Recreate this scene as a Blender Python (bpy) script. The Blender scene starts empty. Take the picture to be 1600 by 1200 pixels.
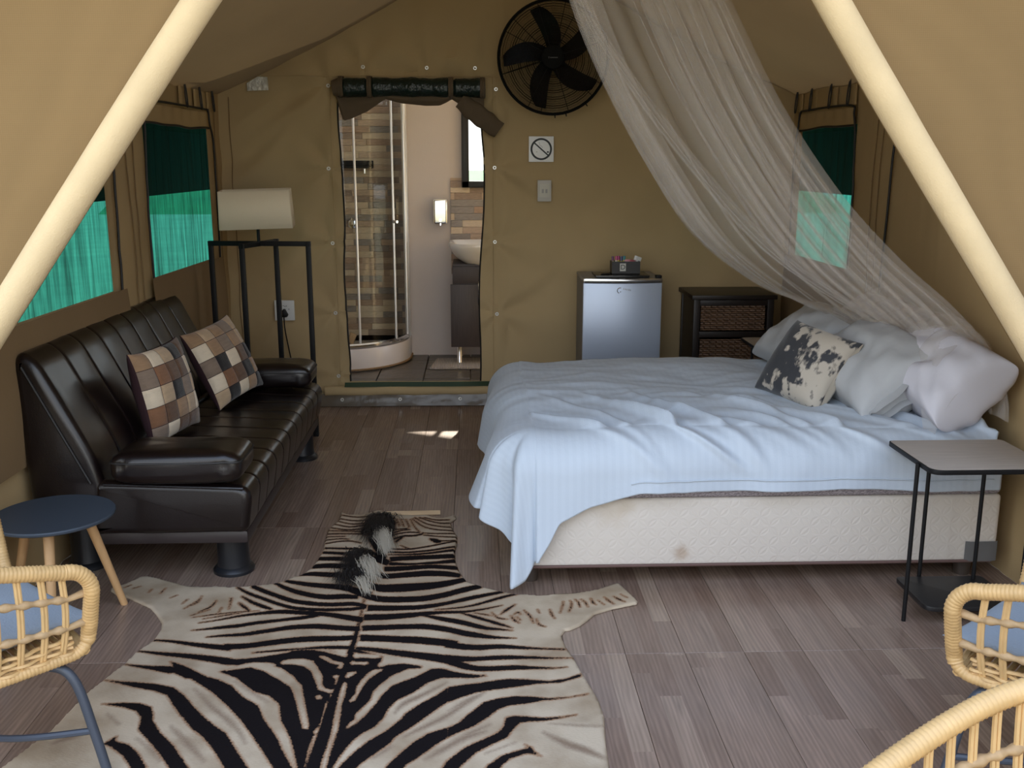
import bpy, bmesh, math, random
import numpy as np
from mathutils import Vector, Matrix, Euler, noise
R = random.Random(7)
PI = math.pi
sc = bpy.context.scene
col = sc.collection

# ------------------------------------------------------------------ camera, sky, sun, exposure
cam_data = bpy.data.cameras.new('camera')
cam = bpy.data.objects.new('camera', cam_data); col.objects.link(cam)
cam.location = (0, 0, 1.58)
cam.rotation_euler = (math.radians(90 - 12.607), 0, math.radians(-2.083))
cam_data.sensor_fit = 'HORIZONTAL'; cam_data.sensor_width = 36.0
cam_data.lens = 36.0 * 1556 / 1600
cam_data.clip_start = 0.05
sc.camera = cam

EXPOSURE = 1.35
SKY = 1.15
SUN = 9.0
world = bpy.data.worlds.new('sky'); sc.world = world; world.use_nodes = True
wn = world.node_tree.nodes; wl = world.node_tree.links
bg = wn['Background']
tc = wn.new('ShaderNodeTexCoord'); sep = wn.new('ShaderNodeSeparateXYZ'); ramp = wn.new('ShaderNodeValToRGB')
wl.new(tc.outputs['Generated'], sep.inputs[0]); wl.new(sep.outputs['Z'], ramp.inputs[0]); wl.new(ramp.outputs[0], bg.inputs['Color'])
ramp.color_ramp.elements[0].position = 0.0; ramp.color_ramp.elements[0].color = (1.0, 0.99, 0.97, 1)
ramp.color_ramp.elements[1].position = 1.0; ramp.color_ramp.elements[1].color = (0.46, 0.63, 1.0, 1)
e = ramp.color_ramp.elements.new(0.35); e.color = (0.80, 0.89, 1.0, 1)
bg.inputs['Strength'].default_value = SKY
sun_data = bpy.data.lights.new('sun', 'SUN'); sun_data.energy = SUN; sun_data.angle = math.radians(0.6); sun_data.color = (1.0, 0.93, 0.82)
sun = bpy.data.objects.new('sun', sun_data); col.objects.link(sun)
sd = Vector((-0.185, -1.0, -0.722)).normalized()          # light travels this way: from behind the bathroom
sun.rotation_euler = sd.to_track_quat('-Z', 'Y').to_euler()
sun.location = (2, 12, 9)
vs = sc.view_settings
vs.view_transform = 'Standard'; vs.look = 'None'; vs.gamma = 1.0; vs.use_curve_mapping = False
vs.exposure = EXPOSURE
sc.display_settings.display_device = 'sRGB'
cy = sc.cycles
cy.max_bounces = 14; cy.diffuse_bounces = 7; cy.glossy_bounces = 5; cy.transmission_bounces = 8; cy.transparent_max_bounces = 40
cy.sample_clamp_indirect = 6.0
cy.caustics_reflective = False; cy.caustics_refractive = False

# ------------------------------------------------------------------ materials
def srgb(r, g, b):
    f = lambda c: (c / 255 / 12.92) if c / 255 <= 0.04045 else ((c / 255 + 0.055) / 1.055) ** 2.4
    return (f(r), f(g), f(b), 1)

def new_mat(name):
    m = bpy.data.materials.new(name); m.use_nodes = True
    nt = m.node_tree; return m, nt.nodes, nt.links, nt.nodes['Principled BSDF']

def M(name, color, rough=0.6, metal=0.0, spec=0.5, var=None, bump=None, coords='Object', coat=0.0, sheen=0.0, stretch=None):
    """plain surface with noise variation of its own colour (var=(scale, amount)) and fine relief (bump=(scale, strength))"""
    m, n, l, b = new_mat(name)
    c = color if len(color) == 4 else (*color, 1)
    b.inputs['Base Color'].default_value = c
    b.inputs['Roughness'].default_value = rough; b.inputs['Metallic'].default_value = metal
    b.inputs['Specular IOR Level'].default_value = spec
    b.inputs['Coat Weight'].default_value = coat; b.inputs['Coat Roughness'].default_value = 0.15
    b.inputs['Sheen Weight'].default_value = sheen
    if var or bump:
        t = n.new('ShaderNodeTexCoord'); src = t.outputs[coords]
        if stretch:
            mp = n.new('ShaderNodeMapping'); mp.inputs['Scale'].default_value = stretch; l.new(src, mp.inputs[0]); src = mp.outputs[0]
    if var:
        x = n.new('ShaderNodeTexNoise'); x.inputs['Scale'].default_value = var[0]; x.inputs['Detail'].default_value = 5
        l.new(src, x.inputs['Vector'])
        mx = n.new('ShaderNodeMix'); mx.data_type = 'RGBA'
        a = var[1]
        mx.inputs[6].default_value = (c[0] * (1 - a), c[1] * (1 - a), c[2] * (1 - a), 1)
        mx.inputs[7].default_value = (min(1, c[0] * (1 + a)), min(1, c[1] * (1 + a)), min(1, c[2] * (1 + a)), 1)
        l.new(x.outputs['Fac'], mx.inputs[0]); l.new(mx.outputs[2], b.inputs['Base Color'])
    if bump:
        y = n.new('ShaderNodeTexNoise'); y.inputs['Scale'].default_value = bump[0]; y.inputs['Detail'].default_value = 3
        l.new(src, y.inputs['Vector'])
        bp = n.new('ShaderNodeBump'); bp.inputs['Strength'].default_value = bump[1]; bp.inputs['Distance'].default_value = 0.01
        l.new(y.outputs['Fac'], bp.inputs['Height']); l.new(bp.outputs[0], b.inputs['Normal'])
    return m

def wave_bump(m, scale, strength, direction='X', kind='BANDS', dist=0.002):
    n = m.node_tree.nodes; l = m.node_tree.links; b = n['Principled BSDF']
    t = n.new('ShaderNodeTexCoord'); w = n.new('ShaderNodeTexWave'); w.wave_type = kind
    if kind == 'BANDS': w.bands_direction = direction
    w.inputs['Scale'].default_value = scale
    l.new(t.outputs['Object'], w.inputs['Vector'])
    bp = n.new('ShaderNodeBump'); bp.inputs['Strength'].default_value = strength; bp.inputs['Distance'].default_value = dist
    l.new(w.outputs['Fac'], bp.inputs['Height']); l.new(bp.outputs[0], b.inputs['Normal'])
    return m

def canvas_mat(name, color, weave=0, soft=1.0, translucent=0.0):
    """woven tent cloth: two crossed wave bands for the weave, slow noise for fading"""
    m, n, l, b = new_mat(name)
    t = n.new('ShaderNodeTexCoord')
    x = n.new('ShaderNodeTexNoise'); x.inputs['Scale'].default_value = 1.7; x.inputs['Detail'].default_value = 6
    l.new(t.outputs['Object'], x.inputs['Vector'])
    mx = n.new('ShaderNodeMix'); mx.data_type = 'RGBA'
    mx.inputs[6].default_value = (color[0] * .86, color[1] * .86, color[2] * .84, 1); mx.inputs[7].default_value = (color[0] * 1.1, color[1] * 1.1, color[2] * 1.1, 1)
    l.new(x.outputs['Fac'], mx.inputs[0])
    b.inputs['Roughness'].default_value = 0.85; b.inputs['Specular IOR Level'].default_value = 0.2
    hs = []
    for d in ('X', 'Y', 'Z') if weave else ():
        w = n.new('ShaderNodeTexWave'); w.bands_direction = d; w.inputs['Scale'].default_value = weave / 6.3; w.inputs['Distortion'].default_value = 0.3
        l.new(t.outputs['Object'], w.inputs['Vector']); hs.append(w)
    if weave:
        a1 = n.new('ShaderNodeMath'); a1.operation = 'ADD'; l.new(hs[0].outputs['Fac'], a1.inputs[0]); l.new(hs[2].outputs['Fac'], a1.inputs[1])
        a2 = n.new('ShaderNodeMath'); a2.operation = 'ADD'; l.new(a1.outputs[0], a2.inputs[0]); l.new(hs[1].outputs['Fac'], a2.inputs[1])
        mr = n.new('ShaderNodeMapRange'); mr.inputs['From Max'].default_value = 3; mr.inputs['To Min'].default_value = 0.93; mr.inputs['To Max'].default_value = 1.05
        l.new(a2.outputs[0], mr.inputs[0])
        mm = n.new('ShaderNodeMix'); mm.data_type = 'RGBA'; mm.blend_type = 'MULTIPLY'; mm.inputs[0].default_value = soft
        l.new(mx.outputs[2], mm.inputs[6]); l.new(mr.outputs[0], mm.inputs[7])
        l.new(mm.outputs[2], b.inputs['Base Color'])
        bp = n.new('ShaderNodeBump'); bp.inputs['Strength'].default_value = 0.15; bp.inputs['Distance'].default_value = 0.001
        l.new(a2.outputs[0], bp.inputs['Height']); l.new(bp.outputs[0], b.inputs['Normal'])
        b.inputs['Roughness'].default_value = 0.85; b.inputs['Specular IOR Level'].default_value = 0.2
    else:
        mm = mx; fn_ = n.new('ShaderNodeTexNoise'); fn_.inputs['Scale'].default_value = 14; fn_.inputs['Detail'].default_value = 6; l.new(t.outputs['Object'], fn_.inputs['Vector'])
        bp = n.new('ShaderNodeBump'); bp.inputs['Strength'].default_value = 0.25; bp.inputs['Distance'].default_value = 0.006
        l.new(fn_.outputs['Fac'], bp.inputs['Height']); l.new(bp.outputs[0], b.inputs['Normal']); l.new(mx.outputs[2], b.inputs['Base Color'])
    if translucent:
        tr = n.new('ShaderNodeBsdfTranslucent'); l.new(mm.outputs[2], tr.inputs['Color'])
        ms = n.new('ShaderNodeMixShader'); ms.inputs[0].default_value = translucent
        l.new(b.outputs[0], ms.inputs[1]); l.new(tr.outputs[0], ms.inputs[2]); l.new(ms.outputs[0], n['Material Output'].inputs[0])
    return m

def net_mat(name, color, opacity, translucent=0.5, clear=(1, 1, 1), streak=None):
    """see-through fabric: part clear (the holes), part thread that reflects and lets light through"""
    m, n, l, b = new_mat(name); n.remove(b)
    tp = n.new('ShaderNodeBsdfTransparent'); tp.inputs[0].default_value = (*clear, 1)
    df = n.new('ShaderNodeBsdfDiffuse'); df.inputs[0].default_value = (*color, 1)
    tr = n.new('ShaderNodeBsdfTranslucent'); tr.inputs[0].default_value = (*color, 1)
    m1 = n.new('ShaderNodeMixShader'); m1.inputs[0].default_value = translucent
    m2 = n.new('ShaderNodeMixShader'); m2.inputs[0].default_value = opacity
    l.new(df.outputs[0], m1.inputs[1]); l.new(tr.outputs[0], m1.inputs[2])
    l.new(tp.outputs[0], m2.inputs[1]); l.new(m1.outputs[0], m2.inputs[2]); l.new(m2.outputs[0], n['Material Output'].inputs[0])
    if streak:                                              # bunched threads: denser and thinner streaks down the cloth
        t = n.new('ShaderNodeTexCoord'); mp = n.new('ShaderNodeMapping'); mp.inputs['Scale'].default_value = streak[0]
        x = n.new('ShaderNodeTexNoise'); x.inputs['Scale'].default_value = 1.0; x.inputs['Detail'].default_value = 4; x.inputs['Roughness'].default_value = 0.7
        r = n.new('ShaderNodeMapRange'); r.inputs['From Min'].default_value = 0.3; r.inputs['From Max'].default_value = 0.7
        r.inputs['To Min'].default_value = streak[1]; r.inputs['To Max'].default_value = streak[2]
        l.new(t.outputs['Object'], mp.inputs[0]); l.new(mp.outputs[0], x.inputs['Vector']); l.new(x.outputs['Fac'], r.inputs[0]); l.new(r.outputs[0], m2.inputs[0])
    return m

TAN = (0.36, 0.255, 0.135)
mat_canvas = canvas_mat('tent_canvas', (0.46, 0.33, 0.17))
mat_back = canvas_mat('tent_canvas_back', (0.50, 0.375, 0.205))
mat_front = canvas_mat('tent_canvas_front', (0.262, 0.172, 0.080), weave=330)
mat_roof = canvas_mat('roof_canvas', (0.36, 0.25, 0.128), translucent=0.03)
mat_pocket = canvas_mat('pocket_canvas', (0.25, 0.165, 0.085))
mat_cord = M('black_piping', (0.012, 0.01, 0.009), 0.6)
mat_brown = M('brown_flap_cloth', (0.12, 0.085, 0.052), 0.85, var=(6, .25), bump=(60, .2))
mat_pvc = M('brown_pvc', (0.13, 0.105, 0.075), 0.28, var=(5, .3), bump=(9, .6))
mat_green = M('green_edge', (0.02, 0.05, 0.025), 0.6)
mat_roll = M('dark_green_roll', (0.008, 0.02, 0.016), 0.3, bump=(40, .9), var=(20, .5))
mat_pole = M('cream_pole_sleeve', (0.74, 0.575, 0.34), 0.7, var=(7, .14), bump=(220, .25))
mat_slab = M('floor_base', (0.03, 0.024, 0.02), 0.8)
mat_white = M('white_plastic', (0.75, 0.76, 0.74), 0.4)
mat_chrome = M('chrome', (0.8, 0.8, 0.82), 0.12, 1.0)
mat_steel = M('brushed_steel', (0.72, 0.71, 0.68), 0.28, 1.0)
mat_black = M('black_metal', (0.006, 0.006, 0.0065), 0.5, spec=.25)
mat_gunmetal = M('dark_blue_grey_steel', (0.05, 0.06, 0.08), 0.4)
mat_grey_paint = M('grey_plaster', (0.68, 0.60, 0.55), 0.8, var=(3, .06), bump=(90, .1))
mat_ceramic = M('white_ceramic', (0.82, 0.81, 0.8), 0.12, coat=.6)
mat_tray = M('shower_tray_white', (0.74, 0.68, 0.66), 0.25, coat=.3)
mat_eyelet = M('eyelet_metal', (0.75, 0.74, 0.7), 0.35, 0.6)
mat_darkwood = M('dark_grained_wood', (0.045, 0.034, 0.034), 0.45, var=(9, .45), stretch=(14, 14, 1))
mat_espresso = M('espresso_wood', (0.016, 0.011, 0.009), 0.42, var=(9, .3), stretch=(12, 1, 12))

# ------------------------------------------------------------------ mesh helpers
class MB:
    def __init__(self): self.v = []; self.f = []; self.mi = []
    def add(self, vs, fs, mi=0):
        o = len(self.v); self.v += [tuple(p) for p in vs]; self.f += [tuple(i + o for i in f) for f in fs]; self.mi += [mi] * len(fs); return self
    def box(self, c, s, rot=None, mi=0):
        pts = [Vector((x * s[0] / 2, y * s[1] / 2, z * s[2] / 2)) for x in (-1, 1) for y in (-1, 1) for z in (-1, 1)]
        if rot is not None: pts = [rot @ p for p in pts]
        c = Vector(c)
        return self.add([p + c for p in pts], [(0, 1, 3, 2), (4, 6, 7, 5), (0, 4, 5, 1), (2, 3, 7, 6), (0, 2, 6, 4), (1, 5, 7, 3)], mi)
    def tube(self, path, r, n=8, closed=False, cap=True, mi=0, up=None):
        P = [Vector(p) for p in path]; k = len(P)
        rr = r if isinstance(r, (list, tuple)) else [r] * k
        tang = []
        for i in range(k):
            a = P[(i - 1) % k] if (closed or i > 0) else P[0]; b = P[(i + 1) % k] if (closed or i < k - 1) else P[-1]
            t = (b - a); tang.append(t.normalized() if t.length > 1e-9 else Vector((0, 0, 1)))
        ref = Vector(up) if up else (Vector((0, 0, 1)) if abs(tang[0].z) < 0.9 else Vector((1, 0, 0)))
        nrm = (ref - tang[0] * ref.dot(tang[0])).normalized()
        vs = []
        for i in range(k):
            nrm = (nrm - tang[i] * nrm.dot(tang[i]))
            nrm = nrm.normalized() if nrm.length > 1e-6 else tang[i].orthogonal().normalized()
            bn = tang[i].cross(nrm)
            for j in range(n):
                a = 2 * PI * (j + .5) / n; vs.append(P[i] + (nrm * math.cos(a) + bn * math.sin(a)) * rr[i])
        fs = []
        for i in range(k if closed else k - 1):
            for j in range(n):
                a = i * n + j; b = i * n + (j + 1) % n; c = ((i + 1) % k) * n + (j + 1) % n; d = ((i + 1) % k) * n + j
                fs.append((a, b, c, d))
        if cap and not closed:
            fs.append(tuple(range(n - 1, -1, -1))); fs.append(tuple(range((k - 1) * n, k * n)))
        return self.add(vs, fs, mi)
    def cyl(self, a, b, r0, r1=None, n=16, mi=0): return self.tube([a, b], [r0, r0 if r1 is None else r1], n, mi=mi)
    def lathe(self, prof, c=(0, 0, 0), n=24, mi=0, mat=None):
        vs = []; fs = []; k = len(prof)
        for r, z in prof:
            for j in range(n):
                a = 2 * PI * j / n; p = Vector((r * math.cos(a), r * math.sin(a), z))
                if mat is not None: p = mat @ p
                vs.append(p + Vector(c))
        for i in range(k - 1):
            for j in range(n): fs.append((i * n + j, i * n + (j + 1) % n, (i + 1) * n + (j + 1) % n, (i + 1) * n + j))
        fs.append(tuple(range(n - 1, -1, -1))); fs.append(tuple(range((k - 1) * n, k * n)))
        return self.add(vs, fs, mi)
    def grid(self, us, vs_, fn, closed_u=False, mi=0, skip=None):
        nu, nv = len(us), len(vs_)
        vs = [fn(u, v) for u in us for v in vs_]; fs = []
        for i in range(nu if closed_u else nu - 1):
            for j in range(nv - 1):
                i2 = (i + 1) % nu
                if skip and skip((us[i] + us[i2]) / 2, (vs_[j] + vs_[j + 1]) / 2): continue
                fs.append((i * nv + j, i2 * nv + j, i2 * nv + j + 1, i * nv + j + 1))
        return self.add(vs, fs, mi)
    def prism(self, pts, fa, fb, mi=0):
        n = len(pts)
        vs = [fa(*p) for p in pts] + [fb(*p) for p in pts]
        fs = [tuple(range(n - 1, -1, -1)), tuple(range(n, 2 * n))] + [(i, (i + 1) % n, n + (i + 1) % n, n + i) for i in range(n)]
        return self.add(vs, fs, mi)
    def build(self, name, mat, parent=None, smooth=True, bevel=0.0, seg=2, local=False, solid=0.0, subsurf=0, angle=40, merge=True):
        off = Vector((0, 0, 0))
        if parent is not None and not local:
            p = parent
            while p is not None: off += Vector(p.location); p = p.parent
        me = bpy.data.meshes.new(name)
        me.from_pydata([Vector(p) - off for p in self.v], [], self.f)
        mats = mat if isinstance(mat, (list, tuple)) else [mat]
        for x in mats: me.materials.append(x)
        if len(mats) > 1: me.polygons.foreach_set('material_index', self.mi)
        bm = bmesh.new(); bm.from_mesh(me)
        if merge: bmesh.ops.remove_doubles(bm, verts=bm.verts, dist=1e-5)
        loose = [v for v in bm.verts if not v.link_faces]
        if loose: bmesh.ops.delete(bm, geom=loose, context='VERTS')
        bmesh.ops.recalc_face_normals(bm, faces=bm.faces)
        if bevel > 0:
            ed = [e for e in bm.edges if len(e.link_faces) == 2 and e.calc_face_angle(0) > 0.5]
            bmesh.ops.bevel(bm, geom=ed, offset=bevel, segments=seg, affect='EDGES', profile=0.6, clamp_overlap=True)
        bm.to_mesh(me); bm.free()
        if smooth:
            me.polygons.foreach_set('use_smooth', [True] * len(me.polygons))
            me.set_sharp_from_angle(angle=math.radians(angle))
        o = bpy.data.objects.new(name, me); col.objects.link(o)
        if parent is not None: o.parent = parent
        if subsurf:
            md = o.modifiers.new('smooth', 'SUBSURF'); md.levels = subsurf; md.render_levels = subsurf
        return o

def tag(o, label=None, cat=None, group=None, kind=None):
    if label: o['label'] = label
    if cat: o['category'] = cat
    if group: o['group'] = group
    if kind: o['kind'] = kind
    return o

def thing(name, label, cat, loc=(0, 0, 0), rot=(0, 0, 0), group=None):
    o = bpy.data.objects.new(name, None); col.objects.link(o); o.empty_display_size = 0.1
    o.location = loc; o.rotation_euler = rot
    return tag(o, label, cat, group)

def struct(name, loc=(0, 0, 0)):
    o = bpy.data.objects.new(name, None); col.objects.link(o); o.location = loc; o['kind'] = 'structure'; return o

def copy_tree(o, parent=None):
    c = o.copy(); col.objects.link(c); c.parent = parent
    for ch in list(o.children): copy_tree(ch, c)
    return c

def lin(a, b, n): return [a + (b - a) * i / (n - 1) for i in range(n)]
def steps(a, b, step, extra=()):
    n = max(2, int(round((b - a) / step)) + 1); s = set(round(x, 5) for x in lin(a, b, n))
    for x in extra: s = {y for y in s if abs(y - x) > step * 0.3} | {x}
    s |= {a, b}; return sorted(s)
def fbm(x, y, z, o=4): return noise.fractal(Vector((x, y, z)), 1.0, 2.0, o)
def ns(x, y, z=0.0): return noise.noise(Vector((x, y, z)))
def bez(pts, n):
    """smooth curve through points (Catmull-Rom)"""
    P = [Vector(p) for p in pts]; out = []; k = len(P) - 1
    for s in range(n):
        t = s / (n - 1) * k; i = min(int(t), k - 1); u = t - i
        p0 = P[max(i - 1, 0)]; p1 = P[i]; p2 = P[i + 1]; p3 = P[min(i + 2, k)]
        out.append(0.5 * ((2 * p1) + (p2 - p0) * u + (2 * p0 - 5 * p1 + 4 * p2 - p3) * u * u + (3 * p1 - p0 - 3 * p2 + p3) * u ** 3))
    return out
def interp(x, xs, ys):
    if x <= xs[0]: return ys[0]
    for i in range(len(xs) - 1):
        if x <= xs[i + 1]: return ys[i] + (ys[i + 1] - ys[i]) * (x - xs[i]) / (xs[i + 1] - xs[i])
    return ys[-1]

# ------------------------------------------------------------------ the setting: floor
floor = MB().box((0.2, 3.0, -0.03), (9.0, 7.2, 0.04)).build('floor', mat_slab, smooth=False); tag(floor, kind='structure')
m, n, l, b = new_mat('laminate_plank'); mat_plank = m
t = n.new('ShaderNodeTexCoord'); oi = n.new('ShaderNodeObjectInfo'); sp = n.new('ShaderNodeSeparateXYZ'); l.new(t.outputs['Object'], sp.inputs[0])
def mth(op, a, bb=None):
    x = n.new('ShaderNodeMath'); x.operation = op
    for i, q in enumerate((a, bb)):
        if q is None: continue
        if isinstance(q, (int, float)): x.inputs[i].default_value = q
        else: l.new(q, x.inputs[i])
    return x.outputs[0]
strip = mth('FLOOR', mth('DIVIDE', mth('ADD', sp.outputs['X'], 0.0984), 0.0656))
rnd1 = n.new('ShaderNodeTexWhiteNoise'); rnd1.noise_dimensions = '2D'
cv = n.new('ShaderNodeCombineXYZ'); l.new(strip, cv.inputs[0]); l.new(mth('MULTIPLY', oi.outputs['Random'], 37.0), cv.inputs[1]); l.new(cv.outputs[0], rnd1.inputs['Vector'])
seg_ = mth('FLOOR', mth('ADD', mth('DIVIDE', sp.outputs['Y'], 0.8), mth('MULTIPLY', rnd1.outputs['Value'], 3.0)))
rnd2 = n.new('ShaderNodeTexWhiteNoise'); rnd2.noise_dimensions = '3D'
cv2 = n.new('ShaderNodeCombineXYZ'); l.new(strip, cv2.inputs[0]); l.new(seg_, cv2.inputs[1]); l.new(mth('MULTIPLY', oi.outputs['Random'], 91.0), cv2.inputs[2]); l.new(cv2.outputs[0], rnd2.inputs['Vector'])
off = n.new('ShaderNodeVectorMath'); off.operation = 'ADD'; cv3 = n.new('ShaderNodeCombineXYZ'); l.new(mth('MULTIPLY', rnd2.outputs['Value'], 50.0), cv3.inputs[2])
l.new(t.outputs['Object'], off.inputs[0]); l.new(cv3.outputs[0], off.inputs[1])
mp = n.new('ShaderNodeMapping'); mp.inputs['Scale'].default_value = (30, 2.2, 1); l.new(off.outputs[0], mp.inputs[0])
gr = n.new('ShaderNodeTexNoise'); gr.inputs['Scale'].default_value = 1.6; gr.inputs['Detail'].default_value = 7; gr.inputs['Distortion'].default_value = 1.2; l.new(mp.outputs[0], gr.inputs['Vector'])
mp2 = n.new('ShaderNodeMapping'); mp2.inputs['Scale'].default_value = (1, 0.12, 1); l.new(off.outputs[0], mp2.inputs[0])
wv = n.new('ShaderNodeTexWave'); wv.bands_direction = 'X'; wv.inputs['Scale'].default_value = 22; wv.inputs['Distortion'].default_value = 9; wv.inputs['Detail'].default_value = 2; wv.inputs['Detail Scale'].default_value = 0.7
l.new(mp2.outputs[0], wv.inputs['Vector'])
r1 = n.new('ShaderNodeValToRGB'); l.new(rnd2.outputs['Value'], r1.inputs[0])
r1.color_ramp.elements[0].color = (0.225, 0.15, 0.112, 1); r1.color_ramp.elements[1].color = (0.35, 0.26, 0.195, 1)
e = r1.color_ramp.elements.new(0.5); e.color = (0.268, 0.19, 0.146, 1); e = r1.color_ramp.elements.new(0.8); e.color = (0.298, 0.21, 0.162, 1)
k1 = n.new('ShaderNodeMapRange'); k1.inputs['To Min'].default_value = 0.62; k1.inputs['To Max'].default_value = 1.3; l.new(gr.outputs['Fac'], k1.inputs[0])
k2 = n.new('ShaderNodeMapRange'); k2.inputs['To Min'].default_value = 0.86; k2.inputs['To Max'].default_value = 1.06; l.new(wv.outputs['Fac'], k2.inputs[0])
mm = n.new('ShaderNodeVectorMath'); mm.operation = 'SCALE'; l.new(r1.outputs[0], mm.inputs[0]); l.new(mth('MULTIPLY', k1.outputs[0], k2.outputs[0]), mm.inputs['Scale'])
l.new(mm.outputs[0], b.inputs['Base Color']); b.inputs['Roughness'].default_value = 0.27; b.inputs['Specular IOR Level'].default_value = 0.65
bp = n.new('ShaderNodeBump'); bp.inputs['Strength'].default_value = 0.12; bp.inputs['Distance'].default_value = 0.002; l.new(gr.outputs['Fac'], bp.inputs['Height']); l.new(bp.outputs[0], b.inputs['Normal'])

W = 0.1967
proto = {}
rows = [(0.58, 1.785), (1.785, 2.985), (2.985, 4.19), (4.19, 5.39), (5.39, 6.56)]
for y0, y1 in rows:
    L = round(y1 - y0, 3)
    for k in range(-17, 15):
        if L not in proto:
            o = MB().box((0, 0, -0.006), (W - 0.0014, L - 0.0016, 0.012)).build('plank', mat_plank, floor, smooth=False, bevel=0.0009, seg=1, local=True)
            proto[L] = o
        else:
            o = proto[L].copy(); col.objects.link(o)
        o.location = (0.4815 + (k + .5) * W, (y0 + y1) / 2, R.uniform(-0.0004, 0.0004)); o.parent = floor
        if R.random() < .5: o.rotation_euler = (0, 0, PI)

# ------------------------------------------------------------------ the setting: tent
XC, APEX, EAVE = 0.21, 2.93, 1.98
def XL(y): return -1.60 - 0.030 * (6.5 - y)
def XR(y): return 2.03 + 0.012 * (6.5 - y)
YB, YF = 6.5, 2.93
def roof_z(x):
    x0, x1 = XL(YB), XR(YB)
    return EAVE + .03 + (APEX - EAVE) * ((x - x0) / (XC - x0) if x < XC else (x1 - x) / (x1 - XC))

EYE = [(-0.69, 2.151), (-0.295, 2.147), (0.005, 2.146), (-0.91, 2.04), (0.135, 2.02), (-0.925, 1.535), (0.125, 1.54), (-0.92, 1.065), (0.125, 1.07), (-0.92, 0.61), (0.137, 0.60), (-0.915, 0.19)]
CREASE = [(-1.50, 1.62, -.95, 2.02, .035, .020), (-1.52, 1.40, -.98, 1.98, .045, .016), (-1.50, 1.80, -1.2, 1.98, .03, .016), (-1.25, .75, -.93, 1.50, .05, .018), (-1.45, .35, -1.0, 1.02, .045, .018), (-1.42, .55, -1.05, 1.28, .05, .014), (-1.1, .25, -.93, .6, .04, .014),
          (.16, 1.53, .55, 1.30, .03, .016), (.16, 1.52, .60, 1.42, .03, .012), (.16, 1.06, .42, 1.32, .03, .014), (.18, .62, .55, .95, .04, .012), (.55, 1.2, .95, 1.0, .05, .012), (-.40, 2.3, -.15, 2.62, .05, .014), (-1.2, 2.03, -.75, 2.35, .04, .012)]
def back_dy(x, z):
    return back_base(x, z) + sum(h_ * math.exp(-((((x - a) * (d_ - b_) - (z - b_) * (c - a)) / math.hypot(c - a, d_ - b_)) / w_) ** 2) * max(0, math.sin(max(0, min(1, .08 + .9 * ((x - a) * (c - a) + (z - b_) * (d_ - b_)) / ((c - a) ** 2 + (d_ - b_) ** 2))) * PI)) for a, b_, c, d_, w_, h_ in CREASE)
def back_base(x, z):
    d = 0.026 * fbm(x * 1.3 + z * .9, z * 1.1 - x * .5, 3.1)
    for ex, ez in EYE:                                   # pulled tight towards each eyelet: radiating creases
        dx, dz = x - ex, z - ez; r = math.hypot(dx, dz)
        if r < .6:
            a = math.atan2(dz, dx); d += 0.015 * math.sin(5 * a + ex * 20) * math.exp(-((r - .16) / .16) ** 2)
    d += 0.022 * math.sin((x * 1.6 - z * 2.0) * 8 + 2.5 * ns(x * 2, z * 2, 8)) * max(0, min(1, (-0.93 - x) * 3)) * (0.5 + 0.5 * ns(x * 3, z * 3))
    if x > .2: d += 0.012 * math.sin((x * 2.0 - z * 1.4) * 7 + 2 * ns(x * 2, z * 2)) * (0.5 + 0.5 * ns(x * 2, z * 2, 4))
    return d
DX0, DX1, DZ0, DZ1 = -0.845, 0.04, 0.15, 2.02
us = steps(XL(YB) - .06, XR(YB) + .06, 0.02, (DX0, DX1, XC)); zs = steps(0.0, EAVE, 0.02, (DZ0,)) + [EAVE + (k / 14) for k in range(1, 15)]
def back_pt(x, z):
    if z > EAVE: zz = EAVE + (z - EAVE) * (roof_z(x) - EAVE)
    else: zz = z
    edge = 0.008 * math.sin(zz * 6.0) if abs(x - DX0) < 1e-4 or abs(x - DX1) < 1e-4 else 0
    if abs(x - DX1) < 1e-4: edge += interp(zz, [0.1, 0.6, 1.1, 1.6, 2], [-.02, -.015, .0, .02, .0])
    return (x + edge, YB - back_dy(x, zz), zz)
wall_back = struct('wall_back')
mb = MB().grid(us, zs, back_pt, skip=lambda x, z: DX0 < x < DX1 and DZ0 < z < 1.975)
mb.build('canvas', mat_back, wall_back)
# reinforced edges round the doorway, seams and corner strip
for x in (DX0 - 0.055, DX1 + 0.075):
    mb = MB().tube([(x, YB - 0.006 - back_dy(x, z), z) for z in lin(0.15, 2.1, 50)], 0.0022, 5); mb.build('seam', mat_back, wall_back)
for x, s in ((DX0, 1), (DX1, -1)):
    pts = [Vector(back_pt(x, z)) for z in lin(0.15, 1.97, 50)]
    MB().tube(pts, 0.006, 6).build('piping', mat_cord, wall_back)
MB().tube([(x, YB - 0.004 - back_dy(x, 2.1), 2.098) for x in lin(-1.38, 1.9, 80)], 0.0025, 5).build('seam', mat_back, wall_back)
MB().tube([(-1.53, YB - 0.006 - back_dy(-1.53, z), z) for z in lin(0.05, 1.97, 40)], 0.003, 5).build('seam', mat_pocket, wall_back)
def eyelet(p, parent, proto=[None]):
    if proto[0] is None:
        mb = MB(); mb.tube([(0.0085 * math.cos(a), 0, 0.0085 * math.sin(a)) for a in lin(0, 2 * PI, 15)[:-1]], 0.0045, 6, closed=True, up=(0, 1, 0))
        o = mb.build('eyelet', mat_eyelet, parent, local=True); proto[0] = o
    else:
        o = proto[0].copy(); col.objects.link(o); o.parent = parent
    o.location = p; return o
for ex, ez in EYE: eyelet((ex, YB - back_dy(ex, ez) - 0.006, ez), wall_back)
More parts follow.
